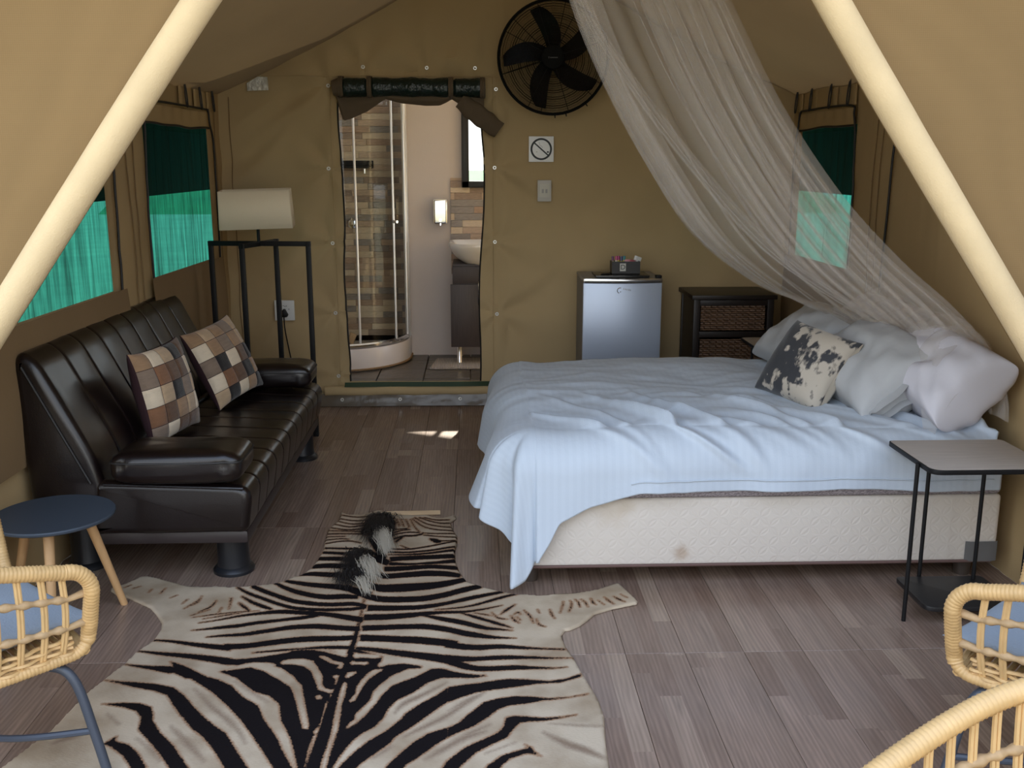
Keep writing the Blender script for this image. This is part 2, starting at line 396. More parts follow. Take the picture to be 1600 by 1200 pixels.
# door sill: green strip, rolled canvas and the shiny ground flap with eyelets
trim = struct('trim_1')
MB().grid(lin(-0.87, 0.3, 30), [0, 1, 2, 3], lambda x, v: (x, YB - 0.03 - .012 * v + 0.004 * math.sin(x * 9), 0.152 - 0.008 * v)).build('green_strip', mat_green, trim)
MB().tube([(x, YB - 0.05 + 0.006 * ns(x * 4, 1), 0.098 + 0.004 * ns(x * 6, 3)) for x in lin(-1.0, 0.4, 50)], 0.032, 10).build('sill_roll', mat_back, trim)
MB().grid(lin(-1.1, 0.45, 70), lin(0, 1, 8), lambda x, v: (x, YB - 0.062 - 0.03 * v - 0.008 * abs(ns(x * 7, v * 1.5)), 0.082 - 0.078 * v)).build('ground_flap', mat_pvc, trim)
for ex in (-0.885, -0.505, -0.11): eyelet((ex, YB - 0.088, 0.048), trim)

WL = [(3.45, 4.60), (5.14, 6.22)]; WR = [(5.42, 6.30)]
WZ0, WZ1 = 1.0, 1.775
def side_wall(name, X, sgn, wins):
    w = struct(name)
    ys = steps(YF + .06, YB + .06, 0.045, [q for a in wins for q in a]); zz = steps(0, 2.02, 0.045, (WZ0, WZ1))
    def f(y, z):
        d = 0.018 * fbm(y * 1.6, z * 1.2, sgn * 2) + 0.006 * math.sin(y * 55 + 3 * ns(y * 2, z)) * (0.3 + .7 * max(0, ns(y * 1.5, z * .7, 2)))
        for a, b_ in wins:
            if a - .01 <= y <= b_ + .01 and WZ0 - .01 <= z <= WZ1 + .01: d = 0
        return (X(y) - sgn * d, y, z)
    MB().grid(ys, zz, f, skip=lambda y, z: any(a < y < b_ for a, b_ in wins) and WZ0 < z < WZ1).build('canvas', mat_canvas, w)
    for y in ([4.88, 4.97, 6.36] if sgn < 0 else [5.05, 5.13, 6.38]):
        MB().tube([(X(y) - sgn * 0.008 - sgn * .018 * fbm(y * 1.6, z * 1.2, sgn * 2), y, z) for z in lin(0.3, 1.9, 24)], 0.003, 5).build('seam', mat_pocket, w)
    # eave loops: short black cords on canvas tabs
    for y in ((5.78, 6.05, 6.3) if sgn < 0 else (5.5, 5.78, 6.1, 6.36)):
        x = X(y) - sgn * 0.025
        MB().box((X(y) - sgn * .008, y - .02, 1.93), (0.012, 0.07, 0.11)).build('loop_tab', mat_canvas, w, bevel=.004)
        MB().tube(bez([(x, y, 2.03), (x, y - .004, 1.96), (x - sgn * .006, y - .006, 1.885), (x - sgn * .008, y + .012, 1.88), (x - sgn * .004, y + .016, 1.95), (x, y + .008, 2.0)], 22), 0.004, 6).build('cord_loop', mat_cord, w)
    return w
side_wall('wall_left', XL, -1, WL); side_wall('wall_right', XR, 1, WR)

mat_screen = net_mat('green_window_net', (0.014, 0.026, 0.022), 0.5, 0.5, clear=(0.035, 0.27, 0.265), streak=((30, 34, 1.6), .10, .85))
def window(name, X, sgn, y0, y1, seed):
    w = struct(name)
    mb = MB()                                               # net curtain hanging in loose vertical folds
    mb.grid(lin(y0 - .17, y1 + .17, 130), lin(WZ0 - .06, WZ1 + .08, 26), lambda y, z: (X(y) + sgn * (0.022 + 0.004 * math.sin(y * 47 + 5 * ns(y * 3 + seed, z * .8)) + 0.002 * math.sin(y * 131 + seed + 2 * ns(y, z))), y, z))
    mb.build('net_screen', mat_screen, w)
    mb = MB(); mb.grid(lin(y0, y1, 40), lin(0, 1, 8), lambda y, v: (X(y) - sgn * (0.012 + 0.006 * math.sin(y * 40) * (1 - v)), y, 1.862 - 0.012 * math.sin((y - y0) / (y1 - y0) * PI) * 0 - 0.095 * v + (0.012 * ns(y * 3, seed) * v)))
    mb.build('top_flap', mat_canvas, w, solid=.003)
    yy = [(y0 - .05, WZ0 - .05), (y0 - .055, 1.3), (y0 - .03, 1.62), (y0 + .0, 1.82), (y0 + .09, 1.875), (y1 - .1, 1.88), (y1 + .0, 1.87), (y1 + .02, 1.8), (y1 + .07, 1.68), (y1 + .075, 1.35), (y1 + .06, WZ0 - .02)]
    pth = [(X(q[0]) - sgn * (0.018 + .003 * ns(q[1] * 8, seed)), q[0] + .008 * ns(q[1] * 9, seed + 2), q[1]) for q in bez([(a, b_, 0) for a, b_ in yy], 70)]
    MB().tube(pth, 0.006, 6).build('piping', mat_cord, w)
    # dark edge where the net is sewn in
    MB().tube([(X(y) - sgn * .016, y, 1.768 + 0.012 * ns(y * 3, seed)) for y in lin(y0, y1, 30)], 0.007, 6).build('top_hem', mat_cord, w)
    mb = MB(); mb.grid(lin(y0 - .1, y1 + .1, 46), lin(0, 1, 10), lambda y, v: (X(y) - sgn * (0.028 + 0.012 * math.sin(v * PI) + .006 * ns(y * 3, v * 2, seed)), y, WZ0 + .005 + .012 * ns(y * 1.5, seed) - 0.52 * v))
    mb.build('pocket_flap', mat_pocket, w)
    return w
window('window_1', XL, -1, *WL[0], 1.3); window('window_2', XL, -1, *WL[1], 4.1)
window('window_3', XR, 1, *WR[0], 9.2)
# the near window on the right is zipped shut: only its piping shows on the canvas
pth = [(XR(y) - .022, y, z) for y, z in [(q[0], q[1]) for q in bez([(4.93, .9, 0), (4.90, 1.3, 0), (4.88, 1.65, 0), (4.80, 1.84, 0), (4.5, 1.88, 0), (4.1, 1.88, 0), (3.98, 1.8, 0)], 60)]]
wr_ = [o for o in bpy.data.objects if o.name == 'wall_right'][0]
MB().tube(pth, 0.006, 6).build('piping', mat_cord, wr_)

ceil = struct('ceiling')
def roof(s):
    def f(t, y):
        xe = XL(y) if s < 0 else XR(y)
        x = XC + (xe - XC) * t; z = APEX + (EAVE - APEX) * t - 0.05 * math.sin(t * PI) + 0.012 * fbm(x * 1.2, y * .9, 5 + s) + 0.010 * math.sin(y * 9 + 4 * t) * max(0, t - .6)
        return (x, y, z + 0.012)
    return f
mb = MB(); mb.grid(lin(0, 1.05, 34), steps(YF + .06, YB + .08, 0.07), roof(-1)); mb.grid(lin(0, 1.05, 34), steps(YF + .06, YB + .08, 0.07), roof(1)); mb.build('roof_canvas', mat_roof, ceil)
MB().cyl((XC, YF + .06, APEX - .03), (XC, YB, APEX - .03), 0.03).build('ridge_pole', mat_pole, ceil)
# outer fly: slopes past the eaves and hangs down outside the windows
fly = struct('trim_2')
mat_fly = canvas_mat('fly_sheet', (0.022, 0.016, 0.012))
for s in (-1, 1):
    prof = [(XC + s * 1.9, 2.12), (XC + s * 2.5, 1.80), (XC + s * 2.56, 1.335)]
    MB().grid(lin(YF, 11.5, 24), [0, 1, 2], lambda y, k: (prof[k][0], y, prof[k][1])).build('fly_side', mat_fly, fly)
# unseen veranda roof, kept short so more high sky reaches inside
MB().grid(lin(-2.9, 3.3, 20), lin(1.9, YF, 8), lambda x, y: (x, y, 2.52 + 0.10 * (y + .6) + 0.02 * ns(x, y) + 0.55 * max(0, 1 - abs(x - .2) / 3.2))).build('veranda_roof', mat_front, ceil)

wv_ = struct('wall_light_block')  # unseen canvas side added to block sky light from the right
MB().grid(lin(-1.2, 2.9, 30), lin(0, 2.0, 16), lambda y, z: (2.95 + .03 * fbm(y, z, 4), y, z)).build('light_block_screen', mat_front, wv_)
# front gable panels either side of the slanting poles
wall_front = struct('wall_front')
PL0, PL1 = Vector((-2.235, 2.93, 0.0)), Vector((-0.10, 2.93, 2.87))
PR0, PR1 = Vector((2.395, 2.93, 0.0)), Vector((0.435, 2.93, 2.87))
for a, b_, s in ((PL0, PL1, -1), (PR0, PR1, 1)):
    def f(t, q, a=a, b_=b_, s=s):
        p = a.lerp(b_, t); w = (3.3 if s < 0 else 3.4) - abs(p.x) - 0 * t
        x = p.x + s * w * q * (1 - .25 * t); z = p.z + q * (0.55 * t)
        return (x, p.y + 0.055 + 0.006 * fbm(x * 1.1, z * 1.1, s * 3) + 0.05 * math.sin(q * PI) * .5, z)
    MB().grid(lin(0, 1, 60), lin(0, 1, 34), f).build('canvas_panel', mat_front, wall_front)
for a, b_, lab in ((PL0, PL1, 'cream slanting tent pole on the left of the entrance'), (PR0, PR1, 'cream slanting tent pole on the right of the entrance, beside the bed head')):
    n_ = 60; d = (b_ - a)
    side = Vector((d.z, 0, -d.x)).normalized()
    pth = [a + d * (k / (n_ - 1)) + side * 0.008 * math.sin(k / (n_ - 1) * PI * 2.2) for k in range(n_)]
    pole = thing('tent_pole', lab, 'tent pole', a)
    MB().tube(pth, [0.0455 + 0.0012 * ns(k * .35, a.x) for k in range(n_)], 20).build('pole_sleeve', mat_pole, pole)
    MB().tube([p + Vector((0, 0.036, 0)) + side * (0.034 if a.x < 0 else -0.034) * (1 if d.x > 0 else 1) for p in pth], 0.004, 6).build('sleeve_seam', mat_front, pole)

# outdoors
mat_grass = M('dry_grass_ground', (0.24, 0.22, 0.13), 0.9, var=(1.2, .35))
g = MB().grid(lin(-45, 45, 10), lin(-30, 60, 10), lambda x, y: (x, y, -0.35)).build('ground', mat_grass, smooth=False); tag(g, kind='structure')

# ------------------------------------------------------------------ bathroom behind the doorway
YW, FB = 7.8, 0.08
WX0, WX1, WZa, WZb = -0.10, 0.95, 1.384, 2.12
wall_bath = struct('wall_bathroom')
MB().grid([-1.45, WX0, WX1, 1.35], [0, WZa, WZb, 2.62], lambda x, z: (x, YW, z), skip=lambda x, z: WX0 < x < WX1 and WZa < z < WZb).build('plaster', mat_grey_paint, wall_bath, smooth=False)
# strip tiles, laid dry in uneven depth
tile_cols = [M('strip_tile_sand', (0.70, 0.57, 0.42), 0.6, var=(26, .22), bump=(60, .5), stretch=(1, 1, 5)), M('strip_tile_rust', (0.46, 0.32, 0.23), 0.6, var=(24, .3), bump=(60, .5), stretch=(1, 1, 5)),
             M('strip_tile_brown', (0.36, 0.27, 0.21), 0.6, var=(24, .35), bump=(60, .5), stretch=(1, 1, 5)), M('strip_tile_grey', (0.34, 0.30, 0.27), 0.6, var=(24, .4), bump=(60, .5), stretch=(1, 1, 5)),
             M('strip_tile_tan', (0.56, 0.42, 0.31), 0.6, var=(24, .3), bump=(60, .5), stretch=(1, 1, 5))]
tp = {}
def tile(x0, x1, z0, z1, m_):
    key = (round(x1 - x0, 3), round(z1 - z0, 3), m_)
    if key not in tp:
        tp[key] = MB().box((0, 0, 0), (x1 - x0 - .0012, 0.016, z1 - z0 - .0012)).build('tile', tile_cols[m_], wall_bath, bevel=.0015, seg=1, local=True); o = tp[key]
    else:
        o = tp[key].copy(); col.objects.link(o); o.parent = wall_bath
    o.location = ((x0 + x1) / 2, YW - 0.004 - R.choice((0, .002, .004)), (z0 + z1) / 2)
def tile_field(x0, x1, z0, z1, hrow):
    z = z0; step = -.3; last = -1
    while z < z1 - .01:
        h = min(hrow, z1 - z); x = x0 - R.choice((0, .06, .12, .18))
        while x < x1 - .004:
            L = R.choice((.15, .21, .27, .36)); a, c = max(x, x0), min(x + L, x1)
            k = R.choice([q for q in (0, 1, 2, 3, 4, 0, 2, 3, 4) if q != last]); last = k
            if c - a > .012: tile(round(a, 3), round(c, 3), z, z + h, k)
            x += L
        z += hrow
tile_field(-1.03, -0.515, 0.24, 2.1, 0.047)
tile_field(-0.19, 0.16, 0.72, 1.383, 0.052); tile_field(-0.19, -0.10, 1.384, 1.456, 0.052)
MB().grid(lin(6.62, YW, 4), lin(0, 2.62, 4), lambda y, z: (-1.42, y, z)).build('wall_bathroom_left', mat_grey_paint, smooth=False)['kind'] = 'structure'
MB().grid([6.62, 6.70, 7.72, YW], [0, .45, 2.35, 2.72], lambda y, z: (1.32, y, z), skip=lambda y, z: 6.70 < y < 7.72 and .45 < z < 2.35).build('wall_bathroom_right', mat_grey_paint, smooth=False)['kind'] = 'structure'  # unseen wall, wide opening added to let daylight into the bathroom
cb = struct('ceiling_bathroom')
mat_sheet = canvas_mat('fill_light_roof_sheet', (.62, .60, .55), translucent=.10)  # unseen roof, translucency added to brighten the bathroom below
MB().grid(lin(-1.6, 1.5, 4), lin(6.62, 9.75, 5), lambda x, y: (x, y, 2.47 + (y - 6.62) * .2)).build('roof_sheet', mat_sheet, cb, smooth=False)
# baffle added at that roof's unseen edge: its slant admits a wedge of sun
def fz(x): return 1.43 + 0.722 * 1.95 + 0.36 * (x - 0.0 - .21 * 1.95 + .20)
MB().prism([(-1.6, fz(0.35) - .12), (0.33, fz(0.35)), (1.5, fz(1.5)), (1.5, 3.6), (-1.6, 3.2)], lambda x, z: (x, 9.75, z), lambda x, z: (x, 9.78, z)).build('sun_baffle', mat_brown, cb, smooth=False)
fb = struct('floor_bathroom')
MB().box((-0.05, 7.2, FB - .05), (2.8, 1.25, 0.06)).build('grout_bed', M('tile_grout', (0.16, 0.12, 0.09), .8), fb, smooth=False)
mat_slate = M('slate_tile', (0.10, 0.085, 0.07), 0.35, var=(7, .4), bump=(18, .5))
s0 = None
for i in range(-4, 4):
    for j in range(4):
        if s0 is None: s0 = o = MB().box((0, 0, 0), (.323, .323, .02)).build('tile', mat_slate, fb, bevel=.003, seg=1, local=True)
        else: o = s0.copy(); col.objects.link(o); o.parent = fb
        o.location = (i * .33 + .12, 6.74 + j * .33, FB - .012 + R.uniform(-.001, .001))
# window
w5 = struct('window_4')
mat_alu = M('black_aluminium', (0.012, 0.011, 0.011), 0.4)
for c, s in (((WX0 + .027, YW - .01, (WZa + WZb) / 2), (.055, .07, WZb - WZa)), ((WX1 - .027, YW - .01, (WZa + WZb) / 2), (.055, .07, WZb - WZa)), (((WX0 + WX1) / 2, YW - .01, WZa + .024), (WX1 - WX0, .07, .048)), (((WX0 + WX1) / 2, YW - .01, WZb - .024), (WX1 - WX0, .07, .048)), ((0.15, YW, (WZa + WZb) / 2), (.035, .05, WZb - WZa))):
    MB().box(c, s).build('frame_bar', mat_alu, w5, bevel=.004)
m, n, l, b = new_mat('clear_glass'); n.remove(b); mat_glass = m
tpn = n.new('ShaderNodeBsdfTransparent'); gl = n.new('ShaderNodeBsdfGlossy'); gl.inputs['Roughness'].default_value = 0.02; ms = n.new('ShaderNodeMixShader'); fr = n.new('ShaderNodeFresnel'); fr.inputs[0].default_value = 1.45
tpn.inputs[0].default_value = (.95, .97, .96, 1)
fm = n.new('ShaderNodeMath'); fm.operation = 'MULTIPLY'; fm.inputs[1].default_value = .45; l.new(fr.outputs[0], fm.inputs[0]); l.new(fm.outputs[0], ms.inputs[0]); l.new(tpn.outputs[0], ms.inputs[1]); l.new(gl.outputs[0], ms.inputs[2]); l.new(ms.outputs[0], n['Material Output'].inputs[0])
MB().box(((WX0 + WX1) / 2, YW + .005, (WZa + WZb) / 2), (WX1 - WX0 - .08, .005, WZb - WZa - .08)).build('pane', mat_glass, w5, smooth=False)
# hedge outside, seen green through the bathroom window
hedge = struct('ground_bank')
MB().grid(lin(-14, 14, 40), lin(0, 1, 6), lambda x, v: (x, 38 + 5 * v, -0.35 + 1.55 * v + .12 * v * ns(x * .3, v))).build('bank', M('bank_grass', (0.07, 0.2, 0.06), .9, var=(1, .4)), hedge)

# shower cubicle
CXs, CYs, RS = -1.06, 7.67, 0.54
sh = thing('shower_cubicle', 'quadrant glass shower with chrome frame on a white tray in the bathroom', 'shower', (-1.0, 7.5, FB))
def arc(r, z, n=26): return [(CXs - .32, CYs - r, z)] + [(CXs + r * math.cos(a), CYs - r * math.sin(a), z) for a in lin(PI / 2, 0, n)] + [(CXs + r, YW - .012, z)]
def tray_loop(r): return [(p[0], p[1]) for p in arc(r, 0)] + [(CXs - .32, YW - .012)]
o_, i_ = tray_loop(.55), tray_loop(.49)
mb = MB(); k = len(o_)
ring = [[(x, y, z) for x, y in L_] for L_, z in ((tray_loop(.55), FB + .002), (tray_loop(.552), FB + .15), (tray_loop(.545), FB + .165), (tray_loop(.50), FB + .167), (tray_loop(.47), FB + .12))]
mb.v = [p for r_ in ring for p in r_]
for a in range(len(ring) - 1):
    for j in range(k - 1): mb.f.append((a * k + j, a * k + j + 1, (a + 1) * k + j + 1, (a + 1) * k + j)); mb.mi.append(0)
mb.f.append(tuple(range((len(ring) - 1) * k, len(ring) * k))); mb.mi.append(0)
mb.build('tray', mat_tray, sh)
MB().tube(arc(.553, FB + .012), .008, 6).build('sealant', M('old_sealant', (.28, .17, .08), .7), sh)
for r_, z, nm in ((.525, FB + .185, 'bottom_rail'), (.525, 2.08, 'top_rail')):
    pth = arc(r_, z); mb = MB(); mb.tube(pth, .018, 8); mb.build(nm, mat_chrome, sh)
def gpan(a0, a1, r_, name, straight=False):
    mb = MB(); pts = ([(CXs - .32, CYs - r_)] if straight else []) + [(CXs + r_ * math.cos(a), CYs - r_ * math.sin(a)) for a in lin(a0, a1, 14)]
    mb.grid(list(range(len(pts))), [FB + .19, 2.07], lambda i, z: (pts[i][0], pts[i][1], z)); mb.grid(list(range(len(pts))), [FB + .19, 2.07], lambda i, z: (pts[i][0] + .0, pts[i][1] - .006, z)); return mb.build(name, mat_glass, sh, merge=False)
gpan(PI / 2, 1.14, .525, 'glass_panel', True); gpan(1.16, .5, .515, 'glass_door'); gpan(.52, 0.02, .528, 'glass_panel')
mat_alum = M('satin_profile', (.88, .87, .85), .3, .55)
for a, r_, w_ in ((1.15, .527, .009), (.51, .527, .009)):
    p = (CXs + r_ * math.cos(a), CYs - r_ * math.sin(a)); MB().tube([(p[0], p[1], FB + .18), (p[0], p[1], 2.08)], w_, 8).build('door_profile', mat_alum, sh)
p = (CXs + .53, CYs)
MB().box((p[0] + .0, YW - .06, 1.16), (.034, .11, 1.86)).build('wall_post', mat_alum, sh, bevel=.006)
MB().cyl((p[0], CYs - .03, FB + .17), (p[0], CYs - .03, 2.09), .016).build('wall_post', mat_alum, sh)
hp = (CXs + .545 * math.cos(.56), CYs - .545 * math.sin(.56))
MB().cyl((hp[0], hp[1], 1.15), (hp[0] + .03, hp[1] - .03, 1.15), .011).build('handle', mat_chrome, sh)
s_ = thing('shower_shelf', 'black slatted shelf on the shower wall with a small chrome hook', 'shelf', (-.9, 7.74, 1.54))
for q in range(3): MB().box((-.93, 7.69 + q * .035, 1.535), (.32, .02, .012)).build('slat', mat_black, s_, bevel=.003)
MB().box((-.93, 7.775, 1.56), (.32, .012, .05)).build('back_plate', mat_black, s_, bevel=.003)
MB().cyl((-.83, 7.7, 1.525), (-.83, 7.7, 1.49), .012).build('hook', mat_chrome, s_)
s_ = thing('shower_mixer', 'small chrome shower tap knob on the strip tiles at the doorway edge', 'tap', (-.955, 7.77, 1.11))
MB().lathe([(.0, .0), (.035, .0), (.035, .012), (.02, .016), (.02, .05), (.0, .052)], (-.945, 7.785, 1.11), 18, mat=Matrix.Rotation(PI / 2, 3, 'X')).build('body', mat_chrome, s_)
MB().cyl((-.945, 7.735, 1.11), (-.945, 7.73, 1.16), .007).build('lever', mat_chrome, s_)
o = MB().box((-.965, 7.66, FB + .16), (.05, .03, .08), Euler((0, .4, .3)).to_matrix()).build('sponge', M('beige_sponge', (.62, .43, .27), .9, bump=(80, .6)), bevel=.006); tag(o, 'small beige sponge on the shower tray by the doorway edge', 'sponge')
# soap dispenser
s_ = thing('soap_dispenser', 'polished steel soap dispenser on the grey bathroom wall', 'soap dispenser', (-.267, 7.78, 1.11))
MB().box((-.267, YW - .04, 1.205), (.108, .075, .19)).build('case', M('mirror_steel', (.85, .84, .78), .10, 1.0), s_, bevel=.016, seg=4)
MB().cyl((-.267, YW - .075, 1.14), (-.267, YW - .09, 1.14), .012).build('button', mat_chrome, s_)
MB().tube([(-.267, YW - .06, 1.125), (-.267, YW - .085, 1.115), (-.267, YW - .085, 1.10)], .006, 8).build('spout', mat_chrome, s_)
# vanity unit
vn = thing('vanity_unit', 'dark wood bathroom vanity with white basin, cut off by the doorway edge', 'washbasin', (.15, 7.55, FB))
X0, X1, Yf = -.172, .44, 7.36
MB().box(((X0 + X1) / 2, (Yf + YW - .03) / 2, .53), (X1 - X0, YW - Yf - .05, .62)).build('carcass', mat_darkwood, vn, bevel=.002)
MB().box(((X0 + X1) / 2, Yf + .002, .80 - .04), (X1 - X0 - .004, .018, .125)).build('top_panel', mat_darkwood, vn, bevel=.002)
dr = MB().box(((X0 + .134), Yf + .002, .456), (.30, .018, .47)).build('door', mat_darkwood, vn, bevel=.002)
d2 = MB().box(((X0 + .134 + .305), Yf + .002, .456), (.298, .018, .47)).build('door', mat_darkwood, vn, bevel=.002)
for xx, d_ in ((.021, dr), (.09, d2)): MB().tube([(xx, Yf - .004, .55), (xx, Yf - .03, .56), (xx, Yf - .03, .70), (xx, Yf - .004, .71)], .006, 8).build('handle', mat_steel, d_)
for xx in (-.127, .39):
    for yy in (7.42, 7.72): MB().lathe([(.0, 0), (.024, 0), (.024, .012), (.02, .02), (.02, .14), (.0, .14)], (xx, yy, FB), 18).build('leg', mat_chrome, vn)
mb = MB()
def basin(a, q):
    # outer shell from rim to bowl underside; front is bowed
    prof = [(1.0, .125), (1.0, .10), (.96, .075), (.84, .02), (.62, -.035), (.4, -.055), (.0, -.06)]
    i = min(int(q), len(prof) - 1); s, z = prof[i]
    ca, sa = math.cos(a), math.sin(a)
    ex = .335 * (abs(ca) ** .55) * (1 if ca >= 0 else -1); ey = (-.30 if sa > 0 else .2) * abs(sa) ** (.62 if sa > 0 else .3)
    return (.135 + ex * s, 7.56 + ey * s, .86 + z)
mb.grid(lin(0, 2 * PI, 49)[:-1], list(range(7)), basin, closed_u=True)
def basin_in(a, q):
    prof = [(1.0, .125), (.99, .132), (.93, .13), (.86, .10), (.6, .03), (.3, .0), (.0, .0)]
    s, z = prof[int(q)]; ca, sa = math.cos(a), math.sin(a)
    ex = .335 * (abs(ca) ** .55) * (1 if ca >= 0 else -1); ey = (-.30 if sa > 0 else .2) * abs(sa) ** (.62 if sa > 0 else .3)
    return (.135 + ex * s, 7.56 + ey * s, .86 + z)
mb.grid(lin(0, 2 * PI, 49)[:-1], list(range(7)), basin_in, closed_u=True)
mb.build('basin', mat_ceramic, vn, angle=60)
mb = MB(); mb.tube(bez([(.135, 7.70, .985), (.135, 7.70, 1.06), (.135, 7.66, 1.10), (.12, 7.58, 1.09)], 14), .014, 10); mb.cyl((.135, 7.70, 1.06), (.055, 7.685, 1.10), .009); mb.build('tap', mat_chrome, vn)
# bath mat
o = MB(); o.prism([(-.345, 7.21), (-.305, 7.58), (.30, 7.60), (.30, 7.21)], lambda x, y: (x, y, FB + .001), lambda x, y: (x, y, FB + .014))
mt = M('pale_bath_mat', (.50, .45, .42), .95); wave_bump(mt, 26, .9, 'X', dist=.006)
o = o.build('bath_mat', mt, bevel=.004); tag(o, 'pale pink ribbed bath mat on the dark bathroom floor', 'mat')

# rolled-up door flap with its tie straps and hanging cloth
rf = thing('rolled_door_flap', 'rolled dark green and brown door flap tied above the bathroom doorway', 'door flap', (-.39, 6.46, 2.05))
mb = MB(); xs = lin(-.83, .068, 70)
mb.tube([(x, YB - .075 - .006 * ns(x * 3, 1), 2.028 + .01 * ns(x * 2, 7) - .02 * (x + .8) * .3) for x in xs], [.058 + .007 * ns(x * 9, 3) + .004 * ns(x * 25, 5) - (.01 if any(abs(x - q) < .018 for q in (-.645, -.145)) else 0) for x in xs], 18); mb.build('green_roll', mat_roll, rf)
mb = MB(); mb.tube([(-.875, YB - .07, 2.02), (-.84, YB - .07, 2.025), (-.81, YB - .07, 2.028)], [.045, .054, .056], 14); mb.build('brown_end', mat_brown, rf)
for xx in (-.82, -.645, -.145, .05):
    mb = MB(); mb.tube([(xx + .002 * math.sin(a), YB - .075 + .061 * math.cos(a), 2.028 + .061 * math.sin(a) - .006 * (xx + .8)) for a in lin(0, 2 * PI, 25)[:-1]], .005, 6, closed=True)
    mb.grid([-.015, .015], lin(0, 2 * PI, 25), lambda u, a, xx=xx: (xx + u, YB - .075 + .064 * math.cos(a), 2.028 + .064 * math.sin(a) - .006 * (xx + .8))); mb.build('strap', mat_brown, rf, merge=False)
lowx = [-.865, -.83, -.815, -.76, -.66, -.585, -.55, -.50, -.45, -.30, -.215, -.175, -.14, -.10, -.06, .0, .06]
lowz = [2.0, 1.87, 1.825, 1.84, 1.885, 1.935, 1.955, 1.942, 1.93, 1.916, 1.918, 1.935, 1.955, 1.93, 1.89, 1.865, 1.85]
mb = MB(); mb.grid(lin(-.865, .06, 80), lin(0, 1, 10), lambda x, v: (x, YB - .045 - .035 * math.sin(v * PI) - .018 * ns(x * 5, v) - .02 * v, 2.0 + (interp(x, lowx, lowz) - 2.0) * v)); mb.build('hanging_cloth', mat_brown, rf)
mb = MB()
def tail(t, a):
    c = Vector((-.09, 0, 1.945)).lerp(Vector((.155, 0, 1.765)), t); w_ = interp(t, [0, .3, .7, 1], [.045, .062, .06, .052]); d_ = Vector((.6, 0, .8))
    return (c.x + d_.x * w_ * math.cos(a), YB - .085 + .028 * math.sin(a) - .01 * ns(t * 6, a), c.z + d_.z * w_ * math.cos(a) + .004 * math.sin(t * 20))
mb.grid(lin(0, 2 * PI, 21)[:-1], lin(0, 1, 22), lambda a, t: tail(t, a), closed_u=True)
mb.f.append(tuple(i * 22 + 21 for i in range(20))); mb.mi.append(0); mb.build('twisted_tail', mat_brown, rf)

# ------------------------------------------------------------------ things on the back wall
def back_y(x, z): return YB - back_dy(x, z)
o = MB(); pts = [(-1.405, 2.005), (-1.275, 2.01), (-1.278, 2.088), (-1.338, 2.09), (-1.405, 2.052)]
o.prism(pts, lambda x, z: (x, 6.468, z), lambda x, z: (x, 6.474 - .01 * (x + 1.3), z))
o = o.build('label_patch', M('crinkled_silver', (.72, .68, .62), .35, .3, var=(30, .5), bump=(40, .7))); tag(o, 'torn silvery label stuck on the canvas high above the floor lamp', 'label')
# no-smoking sign
sg = thing('no_smoking_sign', 'square white no smoking sign on the back wall beside the doorway', 'sign', (.42, 6.47, 1.655))
MB().box((.42, 6.462, 1.655), (.158, .006, .158)).build('plate', M('sign_white', (.95, .97, .98), .35), sg, bevel=.002)
mat_ink = M('sign_ink', (.006, .014, .02), .5)
mb = MB(); mb.tube([(.42 + .062 * math.cos(a), 6.458, 1.655 + .062 * math.sin(a)) for a in lin(0, 2 * PI, 49)[:-1]], .0058, 6, closed=True, up=(0, 1, 0)); mb.build('ring', mat_ink, sg)
MB().box((.42, 6.458, 1.655), (.118, .004, .0085), Euler((0, math.radians(41), 0)).to_matrix()).build('slash', mat_ink, sg, smooth=False)
MB().box((.462, 6.4585, 1.637), (.012, .002, .009)).build('cigarette_tip', mat_ink, sg, smooth=False)
MB().box((.392, 6.4585, 1.638), (.007, .002, .005)).build('cigarette_end', M('pale_ink', (.45, .45, .4), .6), sg, smooth=False)
mb = MB(); mb.tube(bez([(.405, 6.4588, 1.70), (.409, 6.4588, 1.69), (.412, 6.4588, 1.678), (.424, 6.4588, 1.672), (.427, 6.4588, 1.662)], 12), .0014, 5); mb.build('smoke_line', M('light_grey_ink', (.5, .52, .55), .6), sg)
# switch plate
sw = thing('light_switch', 'pale grey twin light switch plate below the no smoking sign', 'light switch', (.442, 6.47, 1.396))
MB().box((.442, 6.462, 1.396), (.088, .012, .134)).build('plate', M('aged_white_plastic', (.55, .53, .48), .45), sw, bevel=.004)
MB().box((.442, 6.454, 1.398), (.066, .008, .088)).build('inner_plate', M('cream_plastic', (.60, .58, .50), .45), sw, bevel=.003)
for xx in (.431, .454): MB().box((xx, 6.449, 1.394), (.013, .006, .024), Euler((.12, 0, 0)).to_matrix()).build('rocker', M('grey_rocker', (.38, .37, .36), .5), sw, bevel=.001)
